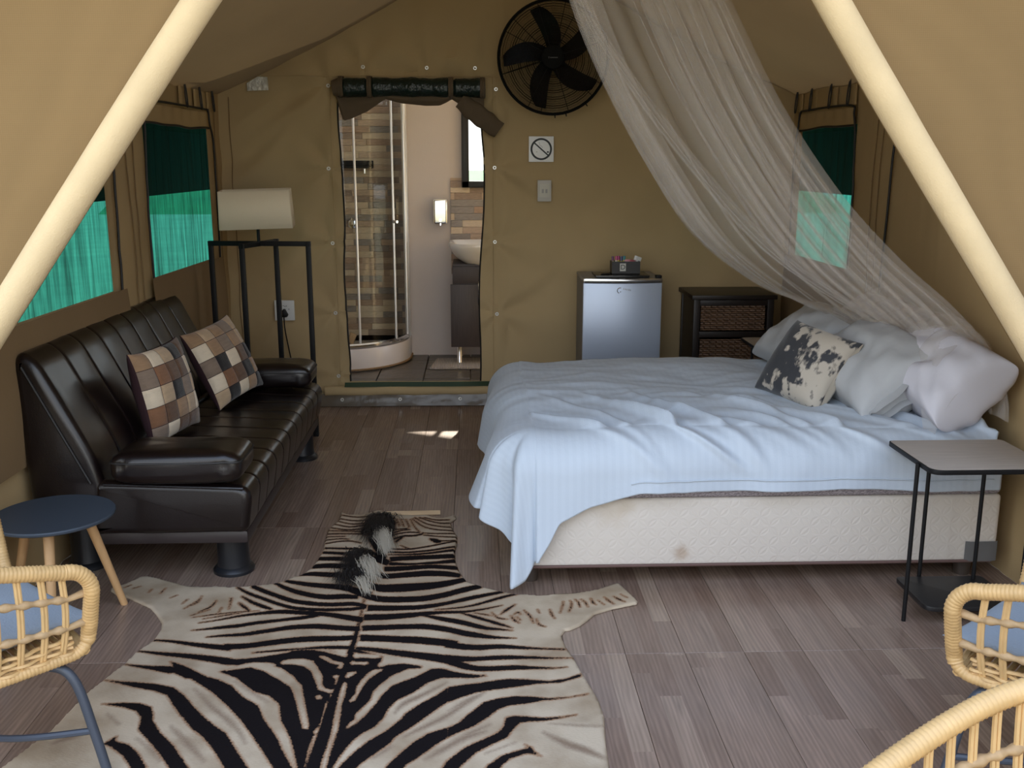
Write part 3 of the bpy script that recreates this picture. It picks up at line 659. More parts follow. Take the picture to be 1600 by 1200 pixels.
# wall socket with plug
so = thing('wall_socket', 'white square wall socket between the floor lamp legs', 'socket', (-1.24, 6.46, .64))
MB().box((-1.24, 6.452, .637), (.128, .012, .132)).build('plate', mat_white, so, bevel=.004)
for zz in (.648, .630): MB().box((-1.275, 6.445, zz), (.013, .003, .006)).build('slot', mat_ink, so, smooth=False)
for xx in (-1.258, -1.246, -1.236, -1.226): MB().box((xx, 6.4455, .664 + .002 * ((xx * 1000) % 3)), (.006, .002, .004)).build('print_mark', mat_ink, so, smooth=False)
MB().box((-1.211, 6.4455, .645), (.006, .002, .008)).build('indicator', M('grey_print', (.3, .3, .32), .5), so, smooth=False)
pg = thing('power_plug', 'black plug with hanging cord in the white wall socket', 'plug', (-1.24, 6.43, .61))
MB().prism([(-1.247, .650), (-1.233, .650), (-1.213, .612), (-1.222, .594), (-1.258, .594), (-1.267, .612)], lambda x, z: (x, 6.444, z), lambda x, z: (-1.24 + (x + 1.24) * .85, 6.405, .62 + (z - .62) * .85)).build('body', mat_black, pg, bevel=.006)
MB().tube(bez([(-1.24, 6.42, .60), (-1.239, 6.425, .52), (-1.225, 6.44, .40), (-1.205, 6.44, .27), (-1.19, 6.43, .10), (-1.20, 6.36, .012)], 30), .004, 6).build('cord', mat_black, pg)

# wall fan
FX, FZ, FY = .476, 2.19, 6.27
fan = thing('wall_fan', 'large black wall fan with wire cage, partly behind the mosquito net', 'fan', (FX, FY, FZ), (math.radians(4), 0, math.radians(-5)))
RF = .33
mb = MB()
def ring(mb, r, y, th, n=40): mb.tube([(r * math.cos(a), y, r * math.sin(a)) for a in lin(0, 2 * PI, n + 1)[:-1]], th, 5, closed=True, up=(0, 1, 0))
ring(mb, RF, 0, .009, 64); mb.build('rim', mat_black, fan, local=True)
for nm, sgn in (('front_grille', -1), ('rear_grille', 1)):
    mb = MB(); yy = lambda r: sgn * (.10 * (1 - (r / RF) ** 2) ** .6)
    for r in lin(.075, .322, 34 if sgn < 0 else 20): ring(mb, r, yy(r), .0015, 36)
    for k in range(8 if sgn < 0 else 6):
        a = 2 * PI * k / (8 if sgn < 0 else 6) + .3
        mb.tube([(r * math.cos(a), yy(r) + sgn * .002, r * math.sin(a)) for r in lin(.06, RF, 9)], .0022, 5)
    o = mb.build(nm, mat_black, fan, local=True); o['kind'] = 'stuff'
mat_hub = M('matt_black_hub', (.006, .006, .006), .75, spec=.15)
MB().lathe([(.0, -.012), (.05, -.012), (.066, -.004), (.07, .006), (.07, .014), (.0, .014)], (0, -.103, 0), 28, mat=Matrix.Rotation(-PI / 2, 3, 'X')).build('badge', mat_hub, fan, local=True)
mb = MB(); mb.box((-.024, -.1165, -.002), (.005, .001, .01)); mb.box((.006, -.1165, -.003), (.046, .001, .006)); mb.build('badge_print', M('grey_print_fan', (.05, .05, .05), .6), fan, local=True, smooth=False)
MB().lathe([(0, -.05), (.06, -.05), (.075, .02), (.075, .14), (.06, .17), (0, .17)], (0, 0, 0), 24, mat=Matrix.Rotation(-PI / 2, 3, 'X')).build('motor', mat_hub, fan, local=True)
mat_blade = M('dark_fan_blade', (.03, .028, .028), .25, .7)
def blade():
    mb = MB()
    def f(t, s):
        r = .055 + .245 * t; w_ = .052 * (.75 + 1.1 * t - 1.2 * t ** 3.0) * (1 if t < .97 else .9); sw_ = .40 * t ** 1.4
        a = sw_ + s * w_ / r * (1.0)
        return (r * math.cos(a), -.02 + s * (.026 - .01 * t), r * math.sin(a))
    mb.grid(lin(0, 1, 16), lin(-1, 1, 7), f); return mb
bl0 = None
for k in range(5):
    if bl0 is None: bl0 = o = blade().build('blade', mat_blade, fan, local=True)
    else: o = bl0.copy(); col.objects.link(o); o.parent = fan
    o.rotation_euler = (0, -(2 * PI * k / 5 + 1.55), 0)
mb = MB(); mb.cyl((0, .12, 0), (0, .22, .02), .02); mb.box((0, .215, .05), (.06, .012, .22)); mb.build('wall_bracket', mat_black, fan, local=True)
for a in (-1.53, -1.33, -.93): MB().cyl((RF * math.cos(a), 0, RF * math.sin(a)), (RF * 1.07 * math.cos(a), -.004, RF * 1.07 * math.sin(a)), .005, .003, 8).build('cage_clip', mat_black, fan, local=True)

# ------------------------------------------------------------------ leather sofa along the left wall
mat_leather = M('dark_brown_leather', (0.007, 0.0038, 0.0038), 0.31, spec=.45, var=(5, .25), bump=(260, .08), coat=.22)
mat_leg = M('black_plastic_leg', (0.012, 0.013, 0.016), 0.35)
def rounded_section(pts, rad, n=5):
    """closed 2D outline with rounded corners"""
    out = []; k = len(pts)
    for i in range(k):
        p0, p1, p2 = Vector(pts[i - 1]), Vector(pts[i]), Vector(pts[(i + 1) % k]); r = rad[i] if isinstance(rad, (list, tuple)) else rad
        a = (p0 - p1).normalized(); b_ = (p2 - p1).normalized(); r = min(r, (p0 - p1).length * .48, (p2 - p1).length * .48)
        A, B_ = p1 + a * r, p1 + b_ * r
        for j in range(n):
            t = j / (n - 1); out.append(A * (1 - t) ** 2 + p1 * 2 * t * (1 - t) + B_ * t * t)
    return out
def densify(sec, step):
    out = []
    for i in range(len(sec)):
        a, b_ = sec[i], sec[(i + 1) % len(sec)]; m_ = max(1, int((b_ - a).length / step))
        out += [a.lerp(b_, j / m_) for j in range(m_)]
    return out
def channel_body(sec, y0, y1, seams, name, parent, mat, endr=.05, depth=.0036, seed=0, puff=.0012):
    sec = densify(sec, .03); cx = sum((p.x for p in sec)) / len(sec); cz = sum((p.y for p in sec)) / len(sec)
    ys = sorted(set(lin(y0, y1, 60) + [s + d for s in seams for d in (-.02, -.008, -.0035, 0, .0035, .008, .02)] + [y0 + endr * q for q in (.0, .06, .2, .4, .7, 1)] + [y1 - endr * q for q in (.0, .06, .2, .4, .7, 1)]))
    ys = [y for y in ys if y0 <= y <= y1]
    mb = MB()
    nrm = []
    for i in range(len(sec)):
        d = sec[(i + 1) % len(sec)] - sec[i - 1]; nrm.append(Vector((d.y, -d.x)).normalized())
    cent = Vector((cx, cz))
    sg = 1 if sum(nrm[i].dot(sec[i] - cent) for i in range(len(sec))) > 0 else -1
    def f(i, y):
        p = sec[i]; e = min(y - y0, y1 - y); ins = 0
        if e < endr: ins = endr - math.sqrt(max(0, endr ** 2 - (endr - e) ** 2))
        g = sum(math.exp(-((y - s) / .0045) ** 2) for s in seams) * depth
        ds = min([abs(y - s) for s in seams] + [.09]); pf = puff * (1 - (1 - min(ds, .085) / .085) ** 2)
        q = p + nrm[i] * sg * (pf - g - ins + .003 * ns(p.x * 7 + seed, y * 9, p.y * 7))
        return (q.x, y, q.y)
    mb.grid(list(range(len(sec))), ys, f, closed_u=True)
    k = len(ys); mb.f.append(tuple(i * k for i in range(len(sec)))); mb.f.append(tuple(i * k + k - 1 for i in range(len(sec)))); mb.mi += [0, 0]
    return mb.build(name, mat, parent, angle=50)
sofa = thing('leather_sofa', 'dark brown channelled leather sofa along the left canvas wall', 'sofa', (-1.2, 4.4, 0))
SY0, SY1 = 3.56, 5.36
seams = [SY0 + .17 + .163 * k for k in range(10)]
seat_sec = rounded_section([(-.865, .215), (-.835, .40), (-1.42, .425), (-1.44, .215)], [.03, .075, .03, .02], 6)
channel_body(seat_sec, SY0, SY1, seams, 'seat', sofa, mat_leather, endr=.03, seed=1)
back_sec = rounded_section([(-1.375, .36), (-1.40, .50), (-1.58, .87), (-1.64, .915), (-1.675, .86), (-1.65, .30), (-1.45, .28)], [.06, .2, .05, .05, .05, .05, .05], 6)
bk = channel_body(back_sec, SY0, SY1, [SY0 + .24 + .19 * k for k in range(8)], 'backrest', sofa, mat_leather, endr=.035, seed=5)
MB().tube([(-1.425 - (z - .42) * .47, SY0 - .004, z) for z in lin(.42, .86, 14)], .005, 6).build('side_seam', mat_cord, bk)
MB().tube([(x, SY0 - .002, .392 + (-.84 - x) * .04) for x in lin(-.87, -1.38, 14)], .005, 6).build('edge_piping', mat_leather, sofa)
MB().box((-1.15, (SY0 + SY1) / 2, .19), (.56, SY1 - SY0 - .06, .05)).build('base_frame', M('sofa_base', (.03, .022, .022), .4), sofa, bevel=.012)
for x, y in ((-.965, 3.73), (-.95, 5.25), (-1.56, 3.80), (-1.56, 5.2)):
    MB().lathe([(0, 0), (.079, 0), (.08, .012), (.074, .02), (.064, .028), (.061, .06), (.060, .18), (0, .18)], (x, y, 0), 28).build('leg', mat_leg, sofa)
def arm(y0, y1, seed):
    mb = MB(); x0, x1, z0, z1 = -1.34, -.86, .418, .553
    def f(a, b_):
        ca, sa, cb_, sb = math.cos(a), math.sin(a), math.cos(b_), math.sin(b_); e = .22
        pw = lambda v, q: (abs(v) ** q) * (1 if v >= 0 else -1)
        x = pw(ca, e) * pw(cb_, .45); y = pw(sa, e) * pw(cb_, .45); z = pw(sb, .62)
        wr = .010 * ns((x0 + x * .3) * 22, seed, z * 2) * (1 if z < .3 else .4)
        return ((x0 + x1) / 2 + x * (x1 - x0) / 2, (y0 + y1) / 2 + y * ((y1 - y0) / 2 + wr), (z0 + z1) / 2 + z * (z1 - z0) / 2 + .006 * ns(x * 2, y * 2, seed))
    mb.grid(lin(-PI, PI, 97)[:-1], lin(-PI / 2, PI / 2, 25), f, closed_u=True); o = mb.build('armrest', mat_leather, sofa, angle=60)
    loop = [f(a, .18) for a in lin(-PI, PI, 97)[:-1]]
    MB().tube(loop, .0045, 5, closed=True).build('piping', mat_cord, o)
arm(3.50, 3.76, 1.0); arm(5.08, 5.34, 3.0)
MB().tube(bez([(-1.36 + .05 * ns(y * 3, 4), y, .432 + .004 * ns(y * 6, 2)) for y in lin(3.8, 5.0, 12)], 60), .009, 6).build('seat_fold', mat_leather, sofa)

# ------------------------------------------------------------------ cushions and pillows
def pillow_pt(u, v, w_, h_, t_, side, pinch=.10, seed=0, wr=.0, power=.42):
    """u, v in -1..1; side +1 front, -1 back; corners drawn out, edges sunk"""
    k = 1 - pinch * (1 - (abs(u) * abs(v)) ** 1.2) * 0
    ex = w_ / 2 * u * (1 - pinch * (1 - v * v) * 0 - pinch * (1 - abs(v) ** 3) * abs(u) ** 6 * .6)
    ey = h_ / 2 * v * (1 - pinch * (1 - abs(u) ** 3) * abs(v) ** 6 * .6)
    bulge = (max(0, 1 - abs(u) ** 2.2) * max(0, 1 - abs(v) ** 2.2)) ** power
    z = side * t_ / 2 * bulge
    if wr: z += wr * (ns(u * 2.2 + seed, v * 2.2, seed) * bulge + .6 * ns(u * 6 + v * 3 + seed, v * 2 - u, seed + 3) * bulge)
    return Vector((ex, ey, z))
def pillow_mesh(w_, h_, t_, n=28, seed=0, wr=0., pinch=.1, power=.42):
    mb = MB(); q = [math.sin(x * PI / 2) for x in lin(-1, 1, n)]
    for s in (1, -1): mb.grid(q, q, lambda u, v: pillow_pt(u, v, w_, h_, t_, s, pinch, seed, wr, power))
    return mb
def frame_from(normal, up, roll=0):
    z = Vector(normal).normalized(); y = Vector(up); y = (y - z * y.dot(z)).normalized(); x = y.cross(z)
    m_ = Matrix((x, y, z)).transposed(); return (m_ @ Matrix.Rotation(roll, 3, 'Z')).to_euler()
hides = [M('cowhide_' + nm, c, .75, sheen=.3, var=(14, v_), bump=(120, .4), stretch=(1, 4, 1)) for nm, c, v_ in (('cream', (.78, .65, .48), .15), ('tan', (.36, .22, .12), .3), ('brown', (.13, .065, .032), .4), ('dark', (.010, .008, .008), .5), ('rust', (.24, .11, .05), .3), ('grey', (.25, .18, .13), .35), ('sand', (.52, .37, .23), .25))]
mat_maroon = M('maroon_back_cloth', (.035, .012, .016), .9)
def patch_cushion(label, loc, normal, up, roll, pattern, seed):
    c = thing('patchwork_cushion', label, 'cushion', loc, frame_from(normal, up, roll), 'cowhide patchwork cushions on the sofa')
    w_ = .40; t_ = .14; n_ = len(pattern)
    mb = MB(); q = [math.sin(x * PI / 2) for x in lin(-1, 1, 22)]
    mb.grid(q, q, lambda u, v: pillow_pt(u, v, w_, w_, t_, -1, .12, seed, .006)); mb.grid(q, q, lambda u, v: pillow_pt(u, v, w_, w_, t_, 1, .12, seed, .006) - Vector((0, 0, .002)))
    mb.build('cover', mat_maroon, c, local=True)
    g = .006
    for i in range(n_):
        for j in range(n_):
            mb = MB(); u0, u1 = -1 + 2 * i / n_, -1 + 2 * (i + 1) / n_; v0, v1 = -1 + 2 * j / n_, -1 + 2 * (j + 1) / n_
            def f(u, v):
                e = min((u - u0), (u1 - u), (v - v0), (v1 - v)); p = pillow_pt(u, v, w_, w_, t_, 1, .12, seed, .006); p.z += .0045 if e > .02 else .0005; return p
            us_ = [u0 + g, u0 + .035] + lin(u0 + .1, u1 - .1, 3) + [u1 - .035, u1 - g]; vs2 = [v0 + g, v0 + .035] + lin(v0 + .1, v1 - .1, 3) + [v1 - .035, v1 - g]
            mb.grid(us_, vs2, f); mb.build('patch', hides[pattern[n_ - 1 - j][i]], c, local=True, angle=70)
# patch colours: 0 cream 1 tan 2 brown 3 dark 4 rust 5 grey 6 sand (rows top to bottom)
P1 = [[1, 0, 6, 3, 2], [5, 4, 2, 2, 0], [0, 6, 3, 5, 6], [4, 2, 1, 6, 0], [5, 0, 2, 2, 5]]
P2 = [[1, 6, 1, 5, 6], [0, 1, 5, 1, 6], [5, 3, 0, 2, 3], [0, 4, 2, 3, 1], [6, 3, 0, 1, 3]]
patch_cushion('upright cowhide patchwork cushion nearer the front armrest of the sofa', (-1.33, 4.19, .625), (.95, -.20, .20), (-.15, .05, 1), .03, P1, 2)
patch_cushion('tilted cowhide patchwork cushion farther along the sofa, near the floor lamp', (-1.245, 4.85, .62), (.86, -.34, .42), (-.42, .08, 1), .04, P2, 6)

# ------------------------------------------------------------------ bed
bed = thing('divan_bed', 'cream quilted divan bed base with grey mattress against the right wall', 'bed', (1.06, 4.2, 0))
m, n, l, b = new_mat('quilted_cream'); mat_quilt = m
t = n.new('ShaderNodeTexCoord'); sp = n.new('ShaderNodeSeparateXYZ'); l.new(t.outputs['Object'], sp.inputs[0])
hts = []
for o_ in (0.0, 0.5):                                       # two staggered sets of stitched circles
    cb_ = n.new('ShaderNodeCombineXYZ'); l.new(sp.outputs['X'], cb_.inputs[0]); l.new(sp.outputs['Z'], cb_.inputs[1])
    mp = n.new('ShaderNodeMapping'); mp.inputs['Scale'].default_value = (13, 13, 1); mp.inputs['Location'].default_value = (o_, o_, 0); l.new(cb_.outputs[0], mp.inputs[0])
    vo = n.new('ShaderNodeTexVoronoi'); vo.voronoi_dimensions = '2D'; vo.inputs['Scale'].default_value = 1; vo.inputs['Randomness'].default_value = .08; l.new(mp.outputs[0], vo.inputs['Vector'])
    sb = n.new('ShaderNodeMath'); sb.operation = 'SUBTRACT'; l.new(vo.outputs['Distance'], sb.inputs[0]); sb.inputs[1].default_value = .46
    ab = n.new('ShaderNodeMath'); ab.operation = 'ABSOLUTE'; l.new(sb.outputs[0], ab.inputs[0]); hts.append(ab)
mn = n.new('ShaderNodeMath'); mn.operation = 'MINIMUM'; l.new(hts[0].outputs[0], mn.inputs[0]); l.new(hts[1].outputs[0], mn.inputs[1])
mr = n.new('ShaderNodeMapRange'); mr.inputs['From Max'].default_value = .09; l.new(mn.outputs[0], mr.inputs[0])
n1 = n.new('ShaderNodeTexNoise'); n1.inputs['Scale'].default_value = 2.6; n1.inputs['Detail'].default_value = 4; l.new(t.outputs['Object'], n1.inputs['Vector'])
cr = n.new('ShaderNodeValToRGB'); l.new(n1.outputs['Fac'], cr.inputs[0]); cr.color_ramp.elements[0].position = .62; cr.color_ramp.elements[0].color = (.60, .545, .48, 1); cr.color_ramp.elements[1].position = .80; cr.color_ramp.elements[1].color = (.45, .36, .25, 1)
ds = n.new('ShaderNodeVectorMath'); ds.operation = 'DISTANCE'; l.new(t.outputs['Object'], ds.inputs[0]); ds.inputs[1].default_value = (-.29, -.685, .135)
n3 = n.new('ShaderNodeTexNoise'); n3.inputs['Scale'].default_value = 30; n3.inputs['Detail'].default_value = 3; l.new(t.outputs['Object'], n3.inputs['Vector'])
ad = n.new('ShaderNodeMath'); ad.operation = 'MULTIPLY_ADD'; l.new(n3.outputs['Fac'], ad.inputs[0]); ad.inputs[1].default_value = .06; l.new(ds.outputs['Value'], ad.inputs[2])
sr = n.new('ShaderNodeMapRange'); sr.interpolation_type = 'SMOOTHSTEP'; sr.inputs['From Min'].default_value = .035; sr.inputs['From Max'].default_value = .08; sr.inputs['To Min'].default_value = .55; sr.inputs['To Max'].default_value = 0; l.new(ad.outputs[0], sr.inputs[0])
sm = n.new('ShaderNodeMix'); sm.data_type = 'RGBA'; l.new(sr.outputs[0], sm.inputs[0]); l.new(cr.outputs[0], sm.inputs[6]); sm.inputs[7].default_value = (.33, .21, .12, 1)
l.new(sm.outputs[2], b.inputs['Base Color']); b.inputs['Roughness'].default_value = .85
bp = n.new('ShaderNodeBump'); bp.inputs['Strength'].default_value = .3; bp.inputs['Distance'].default_value = .003; l.new(mr.outputs[0], bp.inputs['Height']); l.new(bp.outputs[0], b.inputs['Normal'])
BX0, BX1, BY0, BY1 = .125, 1.985, 3.515, 4.90
MB().box(((BX0 + BX1) / 2 + .02, (BY0 + BY1) / 2, .215), (BX1 - BX0 - .04, BY1 - BY0, .27)).build('base', mat_quilt, bed, bevel=.018, seg=3)
m, n, l, b = new_mat('grey_mattress_weave'); mat_matt = m
t = n.new('ShaderNodeTexCoord'); n1 = n.new('ShaderNodeTexNoise'); n1.inputs['Scale'].default_value = 120; n1.inputs['Detail'].default_value = 3; mp = n.new('ShaderNodeMapping'); mp.inputs['Scale'].default_value = (1, 1, 2.5); l.new(t.outputs['Object'], mp.inputs[0]); l.new(mp.outputs[0], n1.inputs['Vector'])
cr = n.new('ShaderNodeValToRGB'); l.new(n1.outputs['Fac'], cr.inputs[0]); cr.color_ramp.elements[0].position = .35; cr.color_ramp.elements[0].color = (.16, .14, .155, 1); cr.color_ramp.elements[1].position = .65; cr.color_ramp.elements[1].color = (.42, .38, .40, 1); l.new(cr.outputs[0], b.inputs['Base Color']); b.inputs['Roughness'].default_value = .9
MB().box(((BX0 + BX1) / 2 + .025, (BY0 + BY1) / 2, .425), (BX1 - BX0 - .06, BY1 - BY0 + .02, .15)).build('mattress', mat_matt, bed, bevel=.03, seg=4)
for x in (.2, 1.9):
    for y in (3.6, 4.8): MB().cyl((x, y, 0), (x, y, .085), .03, .036, 16).build('leg', M('brown_bed_foot', (.06, .045, .035), .3), bed)
MB().grid(lin(1.86, 1.985, 8), lin(.085, .165, 5), lambda x, z: (x, BY0 - .002 - (.006 if 1.865 < x < 1.98 else 0), z)).build('corner_guard', M('grey_felt', (.12, .115, .11), .9), bed)
MB().tube([(x, BY0 - .002, .085) for x in lin(BX0 + .02, BX1 - .02, 30)], .006, 6).build('base_edge', M('brown_binding', (.12, .07, .06), .8), bed)

m, n, l, b = new_mat('pale_blue_duvet'); mat_duvet = m
t = n.new('ShaderNodeTexCoord'); w1 = n.new('ShaderNodeTexWave'); w1.bands_direction = 'X'; w1.inputs['Scale'].default_value = 11; l.new(t.outputs['UV'], w1.inputs['Vector'])
cr = n.new('ShaderNodeValToRGB'); l.new(w1.outputs['Fac'], cr.inputs[0]); cr.color_ramp.elements[0].position = .45; cr.color_ramp.elements[0].color = (.48, .545, .62, 1); cr.color_ramp.elements[1].position = .6; cr.color_ramp.elements[1].color = (.495, .56, .635, 1)
l.new(cr.outputs[0], b.inputs['Base Color']); b.inputs['Roughness'].default_value = .7; b.inputs['Sheen Weight'].default_value = .15
w2 = n.new('ShaderNodeTexNoise'); w2.inputs['Scale'].default_value = 26; w2.inputs['Detail'].default_value = 4; l.new(t.outputs['Object'], w2.inputs['Vector']); bp = n.new('ShaderNodeBump'); bp.inputs['Strength'].default_value = .22; bp.inputs['Distance'].default_value = .01; l.new(w2.outputs['Fac'], bp.inputs['Height']); l.new(bp.outputs[0], b.inputs['Normal'])
# duvet: flat on top, rolls over the foot and the near side, the corner hangs in a fold down to the floor
RD = .15; EX, EY = BX0 + .09, BY0 + .11; ZT = .60; LA, LB = .5, .45
def edge_profile(ell, R_, flare):
    q = R_ * PI / 2
    if ell < q: return R_ * math.sin(ell / R_), -R_ * (1 - math.cos(ell / R_))
    return R_ + flare * (ell - q), -R_ - (ell - q)
RIDGE = []
for k in range(17):
    x0_ = .10 + 1.75 * k / 16 + R.uniform(-.05, .05); RIDGE.append((x0_ - .12 + R.uniform(-.05, .05), R.uniform(.18, .62), x0_ + R.uniform(.22, .42), R.uniform(-.38, -.12), R.uniform(.018, .034), R.uniform(.014, .030)))
for k in range(9): RIDGE.append((R.uniform(.2, 1.2), R.uniform(.3, 1.1), R.uniform(1.0, 1.7), R.uniform(.2, .9), R.uniform(.03, .05), R.uniform(.003, .009)))
def ridges(s, t_):
    d = 0
    for x0_, y0_, x1_, y1_, w_, h_ in RIDGE:
        ax, ay = x1_ - x0_, y1_ - y0_; L2 = ax * ax + ay * ay; q = ((s - x0_) * ax + (t_ - y0_) * ay) / L2
        if -.1 < q < 1.1:
            p = ((s - x0_) * ay - (t_ - y0_) * ax) / math.sqrt(L2) + .035 * math.sin(q * 4 + x0_ * 9)
            if abs(p) < .16: d += h_ * math.sin(max(0, min(1, (q + .1) / 1.2)) * PI) * (math.exp(-(p / w_) ** 2) - .5 * math.exp(-((p + w_ * 1.6) / w_) ** 2))
    return d
def duvet(s, t_):
    x = EX + max(s, 0); y = EY + max(t_, 0)
    a, c = max(-s, 0) / LA, max(-t_, 0) / LB; rho = max(a, c)
    far = max(0, (t_ - 1.30))
    z = ZT + .022 * fbm(x * 2.1, y * 2.4, 1.0) - .02 * max(0, (x - 1.2))
    fold = 0
    # diagonal wrinkles pulled from the near edge
    p_ = (x * .62 + (y - EY) * 1.25 - .25 * min(t_, 0))
    m_ = max(0, 1 - abs((t_ if t_ > 0 else t_ * .5) - .04) / .62)
    rg = 1 - abs(ns(p_ * 4.2 + .5 * ns(x * 2, y * 2), x * .7 - y * .5, 3.3)) * 2.0
    fold = .030 * m_ * max(0, rg) * interp(x, [.2, .5, 1.6, 1.9], [.5, 1, 1, .5])
    fold = fold * .35 + ridges(s, t_)
    rg2 = 1 - abs(ns(x * 1.2 + 9, y * 7.5 + .6 * ns(x * 2.2, y), 6.1)) * 2.6
    fold += .007 * max(0, rg2) * (1 - m_) * max(0, min(1, (t_) * 3))
    if rho <= 0:
        return (x, y - 0, z + fold)
    if s < 0 and t_ >= 0:
        D = interp(t_, [0, .25, .8, 1.4], [.40, .38, .37, .38]); out, dz = edge_profile(a * D, RD, .10 + .14 * math.sin(t_ * 4.2 + .6))
        out += .035 * a * math.sin(t_ * 9 + .5) + .03 * a
        return (EX - out, y, z + dz)
    if t_ < 0 and s >= 0:
        D = interp(x, [EX, EX + .05, .30, .42, .6, 1.0, 1.5, 1.95], [.56, .48, .40, .345, .305, .295, .285, .29]); out, dz = edge_profile(c * D, RD, .10)
        out += .012 * c * math.sin(x * 12 + 2 * ns(x * 3, 0)) + fold * .8
        return (x, EY - out, z + dz + fold * .3)
    phi = math.atan2(c, a) / (PI / 2)                       # 0 foot .. 1 near side
    D = interp(phi, [0, .25, .5, .68, .85, 1], [.40, .47, .56, .655, .63, .56])
    ell = rho * D; out, dz = edge_profile(ell, RD, .05)
    crease = .05 * rho * math.sin(phi * PI * 3.2 + .4) + .03 * rho * math.sin(phi * 21) * .5
    ang = phi * PI / 2; r_ = out + crease - .03 * rho * math.sin(phi * PI)
    return (EX - r_ * math.cos(ang), EY - r_ * math.sin(ang), max(.022, z + dz))
ss = lin(-LA, -.001, 34) + lin(0, BX1 - EX - .03, 120); tt = lin(-LB, -.001, 30) + lin(0, BY1 - EY + .02, 90)
mb = MB(); mb.grid(ss, tt, lambda s, t_: duvet(s, t_))
dv = mb.build('duvet', mat_duvet, None, angle=80, merge=False)
uv = dv.data.uv_layers.new(name='uv')
st = [(s, t_) for s in ss for t_ in tt]
uvs = np.zeros(len(dv.data.loops) * 2, dtype=np.float32); vi = np.zeros(len(dv.data.loops), dtype=np.int32); dv.data.loops.foreach_get('vertex_index', vi)
sta = np.array(st, dtype=np.float32); uvs[0::2] = sta[vi, 0]; uvs[1::2] = sta[vi, 1]; uv.data.foreach_set('uv', uvs)
md = dv.modifiers.new('soft', 'SUBSURF'); md.levels = 1; md.render_levels = 1
md = dv.modifiers.new('thick', 'SOLIDIFY'); md.thickness = .012; md.offset = -1
tag(dv, 'pale blue striped duvet spread over the bed, one corner hanging to the floor', 'duvet')
hem = [Vector(duvet(s, -LB * .86)) + Vector((0, -.004, .002)) for s in lin(.35, BX1 - EX - .06, 60)]
hm = MB().tube(hem, .0025, 5).build('hem_seam', mat_duvet, dv)

mat_pgrey = M('grey_pillowcase', (.44, .45, .46), .8, var=(3, .06), bump=(7, .35)); mat_pwhite = M('lilac_white_pillowcase', (.60, .59, .64), .8, var=(3, .05), bump=(7, .35))
def frame_axes(xa, normal):
    x = Vector(xa).normalized(); z = Vector(normal); z = (z - x * z.dot(x)).normalized(); y = z.cross(x)
    return Matrix((x, y, z)).transposed().to_euler()
def bed_pillow(label, loc, normal, up, size, mat_, seed, wr=.02, roll=0, flap=False, grp=None, axes=None):
    p = thing('pillow', label, 'pillow', loc, frame_axes(*axes) if axes else frame_from(normal, up, roll), grp)
    pillow_mesh(*size, n=44, seed=seed, wr=wr, pinch=.14, power=.31).build('case', mat_, p, local=True, angle=80)
    if flap:                                                   # open end of the pillow case: loose folded hem
        w_, h_, t_ = size
        mb = MB()
        def f(a, v):
            ca, sa = math.cos(a), math.sin(a); rx = h_ / 2 * .80; rz = .030 + .02 * ns(ca * 2, sa * 2, seed)
            k_ = (1 + .10 * v) * (1 - .05 * math.sin(a * 4 + seed))
            return Vector((w_ / 2 - .10 + .115 * v + .010 * math.sin(a * 3 + seed) * v, rx * ca * k_, rz * sa * k_ + .010 * math.sin(a * 5) * v))
        mb.grid(lin(0, 2 * PI, 49)[:-1], lin(0, 1, 8), f, closed_u=True); mb.build('open_end', mat_, p, local=True, angle=80)
    return p
# long axis runs away from the viewer (local x), near end open
bed_pillow('grey pillow leaning behind the spotted cushion, its open end towards the camera', (1.66, 4.04, .725), None, None, (.62, .42, .30), mat_pgrey, 2.0, .022, 0, True, None, ((.10, -.99, -.10), (-.55, -.1, .83)))
bed_pillow('lilac white pillow at the near corner of the bed head, under the net', (1.85, 3.83, .74), None, None, (.58, .36, .31), mat_pwhite, 5.0, .026, .0, False, None, ((.04, -1, -.06), (-.62, -.05, .78)))
bed_pillow('grey pillow at the far side of the bed head, behind the spotted cushion', (1.60, 4.66, .75), None, None, (.56, .42, .20), mat_pgrey, 8.0, .02, 0, False, None, ((.1, -1, 0), (-.55, -.1, .8)))
bed_pillow('lilac white pillow seen through the net at the far end of the bed head', (1.84, 4.56, .79), None, None, (.60, .40, .22), mat_pwhite, 11.0, .02, 0, False, None, ((.05, -1, 0), (-.7, 0, .7)))
# spotted cowhide cushion
m, n, l, b = new_mat('spotted_cowhide'); mat_spot = m
t = n.new('ShaderNodeTexCoord'); n1 = n.new('ShaderNodeTexNoise'); n1.inputs['Scale'].default_value = 7.5; n1.inputs['Detail'].default_value = 2; n1.inputs['Distortion'].default_value = .6; l.new(t.outputs['Object'], n1.inputs['Vector'])
n2 = n.new('ShaderNodeTexNoise'); n2.inputs['Scale'].default_value = 42; n2.inputs['Detail'].default_value = 3; mp = n.new('ShaderNodeMapping'); mp.inputs['Scale'].default_value = (1, .5, 1); l.new(t.outputs['Object'], mp.inputs[0]); l.new(mp.outputs[0], n2.inputs['Vector'])
sp = n.new('ShaderNodeSeparateXYZ'); l.new(t.outputs['Object'], sp.inputs[0])
ad = n.new('ShaderNodeMath'); ad.operation = 'MULTIPLY_ADD'; l.new(n2.outputs['Fac'], ad.inputs[0]); ad.inputs[1].default_value = .62; l.new(n1.outputs['Fac'], ad.inputs[2])
ad2 = n.new('ShaderNodeMath'); ad2.operation = 'MULTIPLY_ADD'; l.new(sp.outputs['X'], ad2.inputs[0]); ad2.inputs[1].default_value = .55; l.new(ad.outputs[0], ad2.inputs[2])
